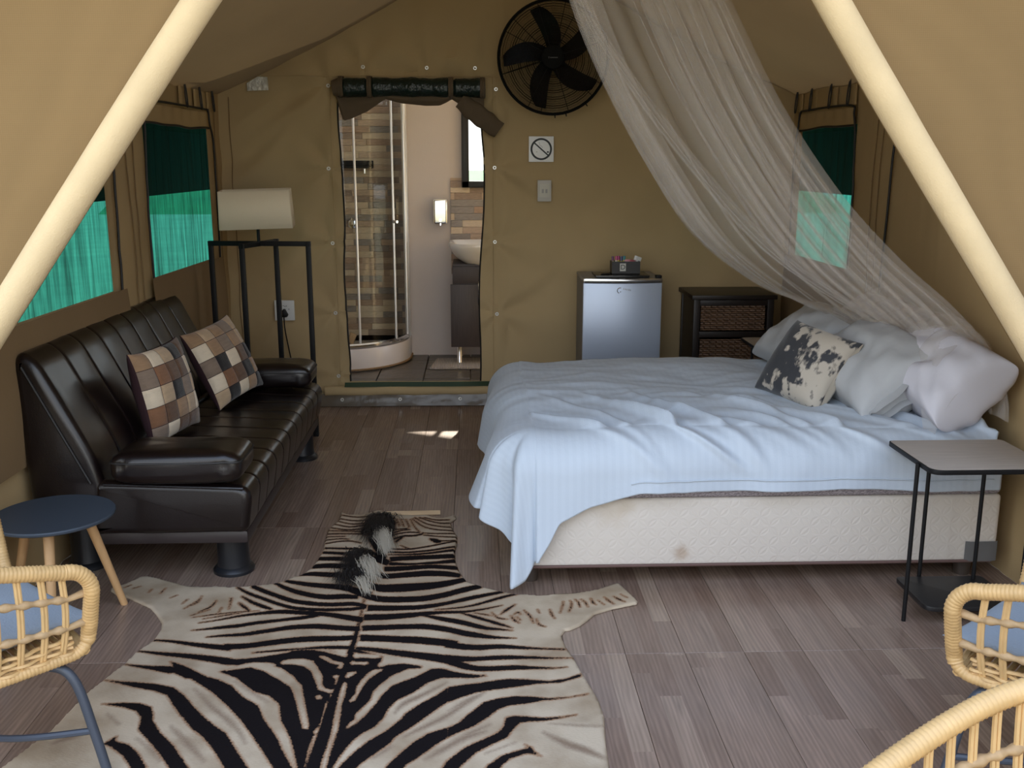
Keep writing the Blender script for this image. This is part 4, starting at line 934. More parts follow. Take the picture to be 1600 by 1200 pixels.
cr = n.new('ShaderNodeValToRGB'); l.new(ad2.outputs[0], cr.inputs[0]); cr.color_ramp.elements[0].position = .80; cr.color_ramp.elements[0].color = (.028, .03, .036, 1); cr.color_ramp.elements[1].position = .88; cr.color_ramp.elements[1].color = (.46, .41, .34, 1)
l.new(cr.outputs[0], b.inputs['Base Color']); b.inputs['Roughness'].default_value = .7; b.inputs['Sheen Weight'].default_value = .25
cu = thing('cowhide_cushion', 'square black and cream spotted cowhide cushion on the duvet', 'cushion', (1.395, 4.07, .735), frame_from((-.66, -.50, .56), (.10, .35, 1), -.40))
pillow_mesh(.35, .35, .19, n=34, seed=4, wr=.010).build('cover', [mat_spot], cu, local=True, angle=80)
mb = MB(); q = [math.sin(x * PI / 2) for x in lin(-1, 1, 30)]
mb.grid(q, lin(-.94, .94, 4), lambda u, v: Vector((.170 * 1.0 + .006 - .02 * abs(u) ** 4 * 0 - .012 * (1 - u * u), .172 * u, .022 * v * (1.15 - u * u)))); mb.build('side_band', M('cream_gusset', (.55, .49, .40), .85), cu, local=True)

# ------------------------------------------------------------------ mosquito net
net = thing('mosquito_net', 'white mosquito net gathered and draped over the bed head', 'mosquito net', (1.6, 4.2, .6))
mat_net = net_mat('net_gauze', (.84, .80, .76), .29, .40)
# left and right rails of the drape, hung from the ridge down to the pillows
RL = [(.215, 4.22, 2.74), (.378, 4.2, 2.208), (.53, 4.3, 1.90), (.73, 4.42, 1.585), (.97, 4.52, 1.27), (1.27, 4.62, 1.05), (1.50, 4.68, .955), (1.72, 4.72, .90), (1.93, 4.74, .83), (1.97, 4.76, .66)]
RR = [(.80, 4.16, 2.54), (1.013, 4.2, 2.211), (1.23, 4.14, 1.80), (1.47, 4.05, 1.44), (1.69, 3.95, 1.185), (1.86, 3.82, 1.01), (1.985, 3.70, .84), (2.0, 3.64, .74), (2.0, 3.60, .68), (1.995, 3.58, .62)]
NL, NR = bez(RL, 80), bez(RR, 80)
def sheet(name, u0, u1, n_, amp, ph, fold, lag=0.0, cols=150):
    mb = MB()
    def f(u, k):
        v = k / 79; uu = u0 + (u1 - u0) * u + lag * math.sin(v * PI)
        ph_ = 2 * PI * n_ * u + ph + 2.2 * ns(u * 3 + ph, v * 1.6) + v * 1.1 * math.sin(ph * 3)
        uu += fold * math.sin(ph_) * (u1 - u0) / (2 * PI * n_) * (1.0 + .5 * ns(u * 5, v * 2, ph))
        p = NL[k].lerp(NR[k], uu)
        d = Vector((-.25, -.8, .35)).normalized()
        sag = Vector((.10, 0, -.12)) * math.sin(v * PI) * math.sin(max(0, min(1, uu)) * PI) * .6
        a = amp * (.55 + 1.2 * math.sin(v * PI) ** .7)
        q = p + sag + d * a * math.cos(ph_ * 1.0)
        q.x = min(q.x, 2.015)
        return q
    mb.grid(lin(0, 1, cols), list(range(80)), f)
    return mb.build(name, mat_net, net, angle=180, merge=False)
sheet('net_layer', 0.0, 1.0, 8, .024, .4, 1.2)
sheet('net_layer', .44, 1.0, 7, .024, 4.0, 1.4)
sheet('net_layer', 0.0, .19, 2, .020, 1.2, 1.2)
sheet('net_layer', 0.01, .13, 2, .014, 2.6, 1.0)
# slanting swag crossing the drape from the upper left to the lower right
mb = MB()
def sw(u, k):
    v = k / 79; c = interp(v, [0, .15, .35, .6, .85, 1], [.04, .10, .30, .52, .66, .72]); w_ = interp(v, [0, .3, .7, 1], [.05, .10, .13, .2])
    ph_ = 2 * PI * 3 * u + 1.5 * ns(u * 3, v * 2, 9); uu = c + (u - .5) * w_ + 1.4 * math.sin(ph_) * w_ / (2 * PI * 3)
    p = NL[k].lerp(NR[k], max(0, min(1, uu))) + Vector((-.02, -.07, .02)) + Vector((-.25, -.8, .35)) * .014 * math.cos(ph_) + Vector((.10, 0, -.12)) * math.sin(v * PI) * math.sin(uu * PI) * .6
    return p
mb.grid(lin(0, 1, 50), list(range(80)), sw); mb.build('net_swag', mat_net, net, angle=180, merge=False)
# narrow gathered creases running down the gauze
mb = MB()
for q in range(18):
    a_ = R.uniform(.03, .97); b_ = max(.02, min(.98, a_ + R.uniform(-.22, .22))); w_ = R.uniform(.006, .02); k0 = R.choice((0, 0, 8, 20)); k1 = R.choice((79, 79, 66, 55)); lift = R.uniform(.03, .08); p0 = R.uniform(0, 6)
    kk = list(range(k0, k1 + 1))
    def cz_(u, k):
        v = k / 79; t_ = (k - k0) / (k1 - k0); uu = a_ + (b_ - a_) * t_ + .02 * math.sin(t_ * 5 + p0); c = NL[k].lerp(NR[k], uu) + Vector((.10, 0, -.12)) * math.sin(v * PI) * math.sin(uu * PI) * .6
        side = (NR[k] - NL[k]).normalized(); return c + Vector((-.25, -.8, .35)) * (lift * (.3 + math.sin(v * PI) * .7) + .004 * math.cos(u * 7)) + side * (u - .5) * w_ * (.4 + math.sin(t_ * PI))
    mb.grid(lin(0, 1, 4), kk, cz_)
mb.build('net_crease', net_mat('net_gauze_double', (.88, .83, .78), .26, .40), net, angle=180, merge=False)['kind'] = 'stuff'
# bunched hem lying over the pillows
mb = MB()
def bun(u, v):
    y = 4.78 - 1.20 * u; x = 2.0 - .30 * v - .05 * ns(u * 6, v); base = interp(y, [3.55, 3.7, 4.0, 4.3, 4.6, 4.8], [.70, .90, .95, .92, .97, .82])
    z = base + .02 - .42 * (v - .35) ** 2 + .018 * math.sin(u * 46 + 3 * v) + .02 * ns(u * 9, v * 3, 3)
    if v > .8: z -= (v - .8) * .3
    return (min(x, 2.01), y - .03 * v, z)
mb.grid(lin(0, 1, 90), lin(0, 1, 24), bun); mb.build('net_bunch', mat_net, net, angle=180, merge=False)

# ------------------------------------------------------------------ fridge and what stands on it
mat_door = M('silver_fridge_door', (.50, .58, .72), .33, .3, var=(2, .05), stretch=(1, 1, .3)); mat_fbody = M('grey_fridge_case', (.20, .20, .20), .5)
fr = thing('bar_fridge', 'small silver bar fridge against the back wall', 'fridge', (.895, 6.2, 0))
MB().box((.895, 6.245, .445), (.478, .39, .83)).build('case', mat_fbody, fr, bevel=.008)
MB().box((.895, 6.245, .872), (.482, .40, .024)).build('top', M('fridge_top', (.30, .30, .31), .4), fr, bevel=.008)
mb = MB(); mb.grid(lin(-1, 1, 30), [0, 1], lambda u, k: (.895 + .241 * u, 6.03 - .022 * (1 - u * u) - (0), .055 + .80 * k)); mb.grid(lin(-1, 1, 30), [0, 1], lambda u, k: (.895 + .241 * u, 6.052, .055 + .80 * k))
mb2 = MB(); mb2.prism([(.895 + .241 * u, 6.03 - .022 * (1 - u * u)) for u in lin(-1, 1, 30)] + [(1.136, 6.052), (.654, 6.052)], lambda x, y: (x, y, .055), lambda x, y: (x, y, .855))
door = mb2.build('door', mat_door, fr, bevel=.003)
mb = MB(); mb.prism([(.895 + .243 * u, 6.026 - .024 * (1 - u * u)) for u in lin(-1, 1, 30)] + [(1.138, 6.055), (.652, 6.055)], lambda x, y: (x, y, .857), lambda x, y: (x, y, .884)); mb.build('top_trim', M('polished_trim', (.55, .56, .58), .16, .9), fr, bevel=.006)
mb = MB(); mb.tube([(.875 + .016 * math.cos(a), 6.004, .813 + .016 * math.sin(a)) for a in lin(1.2, 4.4, 12)], .0022, 6); mb.cyl((.878, 6.006, .806), (.878, 6.000, .806), .004, n=10)
for k, (dx, h_) in enumerate(((.0, .012), (.011, .009), (.021, .009), (.032, .012), (.041, .009))): mb.box((.897 + dx, 6.0065, .822 - .002 * k), (.006, .003, h_))
mb.build('badge', mat_chrome, door)
MB().box((1.118, 6.06, .892), (.035, .05, .016)).build('hinge_cap', mat_black, fr, bevel=.003)
for x in (.70, 1.09): MB().cyl((x, 6.08, 0), (x, 6.08, .05), .018).build('foot', mat_black, fr)
for x in (.70, 1.09): MB().cyl((x, 6.40, 0), (x, 6.40, .05), .018).build('foot', mat_black, fr)
o = MB(); o.prism([(.735, 6.05), (1.06, 6.05), (1.06, 6.28), (.735, 6.28)], lambda x, y: (x, y, .885), lambda x, y: (x + .004 * (1 if x > .9 else -1), y, .899)); o = o.build('tray', M('black_tray', (.012, .012, .013), .25), bevel=.003); tag(o, 'flat black tray on top of the bar fridge', 'tray')
o = MB().box((.795, 6.09, .905), (.055, .022, .010), Euler((0, 0, .15)).to_matrix()).build('remote_control', mat_black, bevel=.004); tag(o, 'small black remote lying on the tray left of the black caddy', 'remote')
cd = thing('sachet_caddy', 'black box caddy with a white letter D badge on the fridge', 'caddy', (.925, 6.16, .90))
mb = MB()
cx0, cx1, cy0, cy1, cz0, cz1 = .838, 1.012, 6.11, 6.21, .9, .978
mb.box(((cx0 + cx1) / 2, (cy0 + cy1) / 2, cz0 + .003), (cx1 - cx0, cy1 - cy0, .006))
for c_, s_ in ((((cx0 + cx1) / 2, cy0 + .003, (cz0 + cz1) / 2), (cx1 - cx0, .006, cz1 - cz0)), (((cx0 + cx1) / 2, cy1 - .003, (cz0 + cz1) / 2), (cx1 - cx0, .006, cz1 - cz0)), ((cx0 + .003, (cy0 + cy1) / 2, (cz0 + cz1) / 2), (.006, cy1 - cy0 - .012, cz1 - cz0)), ((cx1 - .003, (cy0 + cy1) / 2, (cz0 + cz1) / 2), (.006, cy1 - cy0 - .012, cz1 - cz0))): mb.box(c_, s_)
mb.build('box', M('black_card', (.013, .013, .015), .4), cd, smooth=False)
bd = MB().box((.905, cy0 - .001, .943), (.037, .003, .048)).build('badge', M('badge_white', (.6, .6, .56), .5), cd, bevel=.001)
tx = bpy.data.curves.new('letter', 'FONT'); tx.body = 'D'; tx.size = .042; tx.align_x = 'CENTER'; tx.align_y = 'CENTER'; tx.extrude = .0008
to = bpy.data.objects.new('letter', tx); col.objects.link(to); bpy.context.view_layer.update()
me = bpy.data.meshes.new_from_object(to.evaluated_get(bpy.context.evaluated_depsgraph_get())); bpy.data.objects.remove(to)
lt = bpy.data.objects.new('letter', me); col.objects.link(lt); lt.location = (.905, cy0 - .0035, .943); lt.rotation_euler = (PI / 2, 0, 0); me.materials.append(mat_ink)
lt.location = Vector((.905, cy0 - .0035, .943)) - Vector(cd.location); lt.parent = cd
def sachet(label, x, y, z0, w_, h_, c1, c2, tilt, split=.5, grp='sachets in the black caddy'):
    s = thing('sachet', label, 'sachet', (x, y, z0), (math.radians(-6), tilt, 0), grp)
    mb = MB(); mb.grid(lin(-1, 1, 7), lin(0, split, 4), lambda u, v: (u * w_ / 2, -.003 * (1 - u * u), v * h_)); mb.grid(lin(-1, 1, 7), lin(0, split, 4), lambda u, v: (u * w_ / 2, .003 * (1 - u * u), v * h_)); mb.build('lower_part', M('sachet_paper', c1, .35), s, local=True)
    mb = MB(); mb.grid(lin(-1, 1, 7), lin(split, 1, 4), lambda u, v: (u * w_ / 2, -.003 * (1 - u * u), v * h_)); mb.grid(lin(-1, 1, 7), lin(split, 1, 4), lambda u, v: (u * w_ / 2, .003 * (1 - u * u), v * h_)); mb.build('upper_part', M('sachet_print', c2, .3), s, local=True)
sachet('slim sachet with purple top, leftmost in the black caddy', .850, 6.135, .91, .014, .098, (.5, .45, .25), (.10, .02, .10), -.05, .72)
sachet('slim sachet with white and pink top near the left of the caddy', .866, 6.13, .91, .016, .10, (.6, .55, .4), (.45, .05, .15), .02, .75)
sachet('slim sachet with magenta top in the middle of the stick sachets', .882, 6.14, .91, .016, .10, (.5, .4, .06), (.35, .02, .16), .0, .75)
sachet('slim sachet with dark blue top in the black caddy', .898, 6.135, .91, .015, .098, (.5, .4, .06), (.02, .03, .15), .03, .72)
sachet('slim sachet with teal top, rightmost of the stick sachets', .913, 6.14, .91, .015, .10, (.45, .36, .08), (.02, .22, .25), .06, .75)
sachet('white sachet with red print lying low in the caddy front', .945, 6.13, .95, .056, .038, (.7, .68, .66), (.40, .10, .12), .05, .45)
sachet('second white and red sachet just right of the low one in the caddy', .962, 6.15, .95, .05, .036, (.7, .68, .66), (.42, .18, .2), .14, .5)
sachet('tall white sachet with dark print standing at the right of the caddy', .988, 6.16, .945, .045, .062, (.6, .6, .6), (.62, .62, .60), .35, .5)

# ------------------------------------------------------------------ chest with wicker drawers
ch = thing('chest_of_drawers', 'dark wood chest with woven wicker drawers in the back right corner', 'chest of drawers', (1.6, 6.26, 0))
hx0, hx1, hy0, hy1, hz = 1.345, 1.845, 6.06, 6.455, .775
MB().box(((hx0 + hx1) / 2, (hy0 + hy1) / 2, hz - .014), (hx1 - hx0 + .03, hy1 - hy0 + .03, .028)).build('top', mat_espresso, ch, bevel=.004)
for x in (hx0 + .02, hx1 - .02):
    for y in (hy0 + .02, hy1 - .02): MB().box((x, y, hz / 2 - .014), (.04, .04, hz - .028)).build('post', mat_espresso, ch, bevel=.003)
for x in (hx0 + .012, hx1 - .012): MB().box((x, (hy0 + hy1) / 2, hz / 2 + .02), (.014, hy1 - hy0 - .08, hz - .12)).build('side_panel', mat_espresso, ch, smooth=False)
MB().box(((hx0 + hx1) / 2, hy1 - .01, hz / 2 + .02), (hx1 - hx0 - .08, .012, hz - .12)).build('back_panel', mat_espresso, ch, smooth=False)
for z in (.755 - .03, .528, .30, .075): MB().box(((hx0 + hx1) / 2, hy0 + .018, z), (hx1 - hx0 - .08, .03, .035)).build('rail', mat_espresso, ch, bevel=.002)
mat_wick = M('brown_wicker', (.17, .095, .052), .6, var=(30, .45))
for zc in (.635, .412, .19):
    dw = MB().box(((hx0 + hx1) / 2, hy0 + .19, zc), (.38, .30, .16)).build('drawer', mat_espresso, ch, smooth=False)
    mb = MB(); nrow = 13
    for r_ in range(nrow):
        z = zc - .085 + .17 * (r_ + .5) / nrow
        mb.tube([(hx0 + .05 + .40 * q / 30, hy0 + .022 + .006 * math.sin(q * PI / 1.5 + (r_ % 2) * PI), z + .0012 * ns(q * .7, r_)) for q in range(31)], .0062, 5)
    o = mb.build('woven_front', mat_wick, dw); o['kind'] = 'stuff'
    for q in range(11): pass

# ------------------------------------------------------------------ floor lamp
lp = thing('floor_lamp', 'black square-tube floor lamp with cream rectangular shade in the back left corner', 'lamp', (-1.225, 5.72, 0))
C0 = Vector((-1.225, 5.72)); legs_ = [Vector((-1.505, 5.76)), Vector((-.945, 5.70)), Vector((-1.285, 5.56)), Vector((-1.165, 5.90))]
HL = 1.125
def sqbar(a, b_, w_=.027):
    a, b_ = Vector(a), Vector(b_); d = (b_ - a); m_ = d.to_track_quat('Z', 'Y').to_matrix(); return MB().box((a + b_) / 2, (w_, w_, d.length + w_), m_)
for q in legs_:
    sqbar((q.x, q.y, .01), (q.x, q.y, HL)).build('leg', mat_black, lp, bevel=.002)
sqbar((*legs_[0], HL), (*legs_[1], HL)).build('top_bar', mat_black, lp, bevel=.002); sqbar((*legs_[2], HL - .001), (*legs_[3], HL - .001)).build('top_bar', mat_black, lp, bevel=.002)
sqbar((*legs_[0], .012), (*legs_[1], .012)).build('floor_bar', mat_black, lp, bevel=.002); sqbar((*legs_[2], .011), (*legs_[3], .011)).build('floor_bar', mat_black, lp, bevel=.002)
MB().cyl((C0.x, C0.y, HL), (C0.x, C0.y, HL + .15), .009).build('stem', mat_black, lp)
MB().lathe([(0, 0), (.022, 0), (.022, .05), (.012, .06), (0, .06)], (C0.x, C0.y, HL + .13), 16).build('lamp_holder', mat_black, lp)
mat_shade = M('cream_shade', (.85, .74, .54), .8, bump=(300, .15))
mb = MB(); Rz = Euler((math.radians(2), math.radians(-1.5), math.radians(6))).to_matrix()
outl = rounded_section([(-.5, -.5), (.5, -.5), (.5, .5), (-.5, .5)], .025, 4)
def shd(i, k):
    z = [.0, .21][k]; sx = [.40, .385][k]; sy = [.20, .19][k]; p = outl[i]
    v = Rz @ Vector((p.x * sx, p.y * sy, z)); return Vector((C0.x, C0.y, HL + .09)) + v
mb.grid(list(range(len(outl))), [0, 1], lambda i, k: shd(i, k), closed_u=True); sh_ = mb.build('lamp_shade', mat_shade, lp)
md = sh_.modifiers.new('thick', 'SOLIDIFY'); md.thickness = .004

# ------------------------------------------------------------------ small tables
mat_top = M('grey_oak_top', (.44, .385, .33), .55, var=(7, .22), stretch=(1, 14, 1))
def bedside(label, x0, y0):
    t_ = thing('bedside_table', label, 'side table', (x0 + .21, y0 + .18, 0), group='black rod bedside tables')
    w_, d_, H = .425, .365, .585
    def plate(z0, z1, ins):
        sec = rounded_section([(x0 + ins, y0 + ins), (x0 + w_ - ins, y0 + ins), (x0 + w_ - ins, y0 + d_ - ins), (x0 + ins, y0 + d_ - ins)], [.045, .045, .02, .02], 7)
        mb = MB(); mb.prism([(p.x, p.y) for p in sec], lambda x, y: (x, y, z0), lambda x, y: (x, y, z1)); return mb
    plate(H - .018, H - .001, 0).build('top_edge', mat_black, t_, bevel=.002)
    plate(H - .004, H, .004).build('top', mat_top, t_)
    plate(.055, .072, .05).build('shelf', M('black_shelf', (.01, .01, .011), .4), t_, bevel=.002)
    for a, b_ in (((x0 - .004, y0 + .10), (x0 - .004, y0 + .10)), ((x0 + .15, y0 + d_ - .03), (x0 + .15, y0 + d_ - .03)), ((x0 + .33, y0 + d_ - .08), (x0 + .33, y0 + d_ - .08)), ((x0 + w_ + .004, y0 + .14), (x0 + w_ + .004, y0 + .14))):
        MB().cyl((*a, .0), (*b_, H - .006), .0075, n=12).build('leg', mat_black, t_)
    return t_
bedside('black rod bedside table with grey oak top in front of the bed head', 1.50, 3.09)
bedside('black rod bedside table half hidden on the far side of the bed', 1.53, 5.27)
mat_slatetop = M('slate_blue_table_top', (.045, .06, .08), .5, var=(3, .06)); mat_beech = M('light_beech_legs', (.56, .34, .16), .5, var=(6, .2), stretch=(6, 6, 1))
TL = Vector((-1.45, 3.28, 0))
rt = thing('round_side_table', 'round slate blue side table on splayed beech legs beside the sofa', 'side table', TL)
MB().lathe([(0, .385), (.17, .385), (.188, .389), (.199, .395), (.2, .402), (.197, .406), (.185, .404), (0, .402)], TL, 64).build('top', mat_slatetop, rt)
for a in (43, 163, 283):
    a = math.radians(a); MB().tube([TL + Vector((.105 * math.cos(a), .105 * math.sin(a), .387)), TL + Vector((.215 * math.cos(a), .215 * math.sin(a), .0))], [.018, .0125], 14).build('leg', mat_beech, rt)

# ------------------------------------------------------------------ rattan chairs on the veranda side
mat_ratt = M('honey_rattan', (.62, .40, .17), .5, var=(30, .25), coat=.15); mat_ratt2 = M('pale_rattan_cane', (.66, .44, .20), .5, var=(20, .2)); mat_bind = M('tan_binding', (.46, .31, .16), .6, var=(60, .35))
mat_cush = M('blue_grey_seat_cloth', (.26, .31, .36), .85, var=(4, .05), bump=(160, .2))
def chair_build():
    c = bpy.data.objects.new('rattan_armchair', None); col.objects.link(c)
    # plan outline of the tub: two arms joined by a curved back (front is +x)
    plan = bez([(.27, .335, 0), (.05, .345, 0), (-.16, .315, 0), (-.30, .20, 0), (-.345, 0, 0), (-.30, -.20, 0), (-.16, -.315, 0), (.05, -.345, 0), (.27, -.335, 0)], 121)
    def hz_(u): return .582 + .17 * max(0, math.sin((u - .03) / .94 * PI)) ** 1.0 if .03 < u < .97 else .582
    def pt(u, q):                                              # u along the tub, q 0 seat .. 1 rim
        i = u * 120; k = min(int(i), 119); p = plan[k].lerp(plan[k + 1], i - k); sc_ = .86 + .14 * q
        return Vector((p.x * (.93 + .07 * q) if p.x < 0 else p.x, p.y * sc_, .335 + (hz_(u) - .335) * q))
    rim = [pt(u, 1) for u in lin(.03, .97, 150)]
    def corner(u_end, s):
        top = pt(u_end, 1); bot = pt(u_end, 0); out = []
        for a in lin(0, PI / 2, 9)[1:]:
            out.append(Vector((top.x + .065 * math.sin(a), top.y, top.z - .065 * (1 - math.cos(a)))))
        x1 = top.x + .065
        for t_ in lin(0, 1, 6)[1:-1]: out.append(Vector((x1, top.y + (bot.y - top.y) * t_ * .9, top.z - .065 + (bot.z + .05 - top.z + .065) * t_)))
        for a in lin(0, PI / 2, 7): out.append(Vector((bot.x + .065 - .05 * (1 - math.cos(a)) - 0, bot.y, bot.z + .05 - .05 * math.sin(a))))
        return out
    A = corner(.03, 1); B_ = corner(.97, -1)
    base = [pt(u, 0) for u in lin(.97, .03, 90)]
    loop = rim + B_ + base + A[::-1]
    # resample evenly so the cane wrapping is regular
    L = [0]
    for i in range(1, len(loop)): L.append(L[-1] + (loop[i] - loop[i - 1]).length)
    tot = L[-1] + (loop[0] - loop[-1]).length; cnt = int(tot / .0032); pts = []; j = 0
    ext = loop + [loop[0]]; LL = L + [tot]
    for i in range(cnt):
        d = tot * i / cnt
        while LL[j + 1] < d: j += 1
        pts.append(ext[j].lerp(ext[j + 1], (d - LL[j]) / max(1e-9, LL[j + 1] - LL[j])))
    rad = [.0195 * (1.0 if p.z > .36 else .8) + .0016 * (1 - abs((i % 3) - 1)) for i, p in enumerate(pts)]
    mb = MB(); mb.tube(pts, rad, 9, closed=True); mb.build('wrapped_rim', mat_ratt, c, local=True, angle=60)
    n_ = 35
    for i in range(n_):
        u = .035 + .93 * i / (n_ - 1); s_ = pt(u, 0); e_ = pt(u, 1)
        tang = (pt(min(.999, u + .01), .5) - pt(u - .01, .5)).normalized() * .0042
        mb = MB()
        for sg in (-1, 1):
            bow = Vector((s_.x, s_.y, 0)).normalized() * .012
            mb.tube([s_.lerp(e_, q) + tang * sg + bow * math.sin(q * PI) for q in lin(0, 1, 8)], .0048, 6)
        mb.build('spindle', mat_ratt2, c, local=True)
    for q in (.36, .70):
        mb = MB(); pth = [pt(u, q) + Vector((pt(u, q).x, pt(u, q).y, 0)).normalized() * .010 for u in lin(.03, .97, 260)]
        ends = [(pt(.03, q) + Vector((.068 - .012 * k, 0, 0))) for k in range(3)], [(pt(.97, q) + Vector((.044 + .012 * k, 0, 0))) for k in range(3)]
        pth = ends[0] + pth + ends[1]
        mb.tube(pth, [.0095 + .0024 * math.sin(i * 1.1) for i in range(266)], 7); mb.build('binding', mat_bind, c, local=True, angle=60)
    mb = MB()                                                  # woven skirt round the seat edge
    for k in range(4):
        mb.tube([pt(u, 0) * 1.0 + Vector((0, 0, .012 + .013 * k)) + Vector((pt(u, 0).x, pt(u, 0).y, 0)).normalized() * (.008 + .006 * math.sin(u * 170 + k * PI)) for u in lin(.02, .98, 240)], .0055, 5)
    mb.build('woven_skirt', mat_ratt, c, local=True)
    mb = MB()
    for k in range(30):                                        # woven seat: canes across the frame
        x = -.28 + .57 * k / 29; hw = interp(x, [-.30, -.2, -.05, .3], [.10, .22, .28, .29])
        mb.tube([(x, y, .335 + .003 * math.sin(q * PI + k * PI)) for q, y in enumerate(lin(-hw, hw, 20))], .008, 5)
    o = mb.build('woven_seat', mat_ratt, c, local=True); o['kind'] = 'stuff'
    MB().tube(bez([(.285, .285, .335), (.30, .15, .33), (.305, 0, .33), (.30, -.15, .33), (.285, -.285, .335)], 40), .014, 8).build('front_rail', mat_ratt, c, local=True)
    for sy in (-1, 1):
        MB().tube(bez([(.10, sy * .22, .318), (.20, sy * .26, .312), (.245, sy * .30, .27), (.27, sy * .335, .12), (.285, sy * .36, .0)], 22), .0125, 10).build('leg', mat_gunmetal, c, local=True)
        MB().tube(bez([(-.02, sy * .20, .318), (-.14, sy * .23, .312), (-.20, sy * .26, .27), (-.26, sy * .29, .12), (-.29, sy * .31, .0)], 22), .0125, 10).build('leg', mat_gunmetal, c, local=True)
    MB().tube(bez([(.27, .335, .13), (.10, .2, .125), (.0, .0, .12), (.10, -.2, .125), (.27, -.335, .13)], 30), .009, 8).build('stretcher', mat_gunmetal, c, local=True)
    return c
def seat_cushion(label, loc, rz):
    s = thing('seat_cushion', label, 'cushion', loc, (0, 0, rz), 'blue-grey cushions on the rattan chairs')
    pillow_mesh(.50, .50, .085, n=30, seed=loc[0] * 3, wr=.006, pinch=.16, power=.5).build('cover', mat_cush, s, local=True, angle=80)
    return s
rc = chair_build()
spots = [((-1.43, 2.43), math.radians(44), 'honey rattan armchair on the left, in front of the round side table'), ((1.60, 2.23), math.radians(135), 'honey rattan armchair on the right, in front of the bedside table'), ((.91, 1.16), math.radians(205), 'honey rattan armchair nearest the camera, only its curved back showing')]
for i, ((x, y), a, lab) in enumerate(spots):
    o = rc if i == 0 else copy_tree(rc)
    o.location = (x, y, 0); o.rotation_euler = (0, 0, a); tag(o, lab, 'armchair', 'rattan armchairs at the entrance')
    fx, fy = math.cos(a), math.sin(a)
    if i < 2: seat_cushion(['blue-grey pointed seat cushion on the left rattan chair', 'blue-grey seat cushion on the right rattan chair, behind its arm'][i], (x + fx * .08, y + fy * .08, .39), a + (.09 if i == 0 else -.09))

# ------------------------------------------------------------------ zebra skin rug
ZO=[-625,4332,-630,4375,-584,4330,-539,4329,-481,4364,-467,4386,-253,4331,-204,4287,-169,4274,-103,4309,-97,4263,-121,4215,-110,4127,-89,4050,-87,3958,-95,3871,-90,3766,-73,3666,-45,3574,19,3507,95,3470,148,3445,183,3444,224,3434,291,3437,350,3444,447,3480,512,3524,533,3532,542,3511,561,3459,579,3402,584,3374,578,3350,478,3309,413,3270,384,3225,352,3182,313,3150,298,3150,281,3111,288,3030,307,2953,322,2852,345,2746,357,2680,363,2601,356,2531,350,2460,346,2359,338,2249,233,2126,-76,2068,-455,2082,-927,2145,-1216,2279,-1286,2362,-1258,2446,-1214,2586,-1190,2791,-1138,2955,-1126,3046,-1095,3127,-1094,3210,-1106,3255,-1148,3326,-1185,3380,-1295,3470,-1350,3502,-1381,3535,-1389,3564,-1349,3593,-1308,3664,-1280,3661,-1084,3556,-1010,3548,-1000,3556,-943,3545,-906,3549,-832,3557,-780,3571,-742,3594,-718,3631,-694,3641,-663,3717,-648,3810,-640,3918,-649,3975,-651,4043,-655,4149,-625,4260]
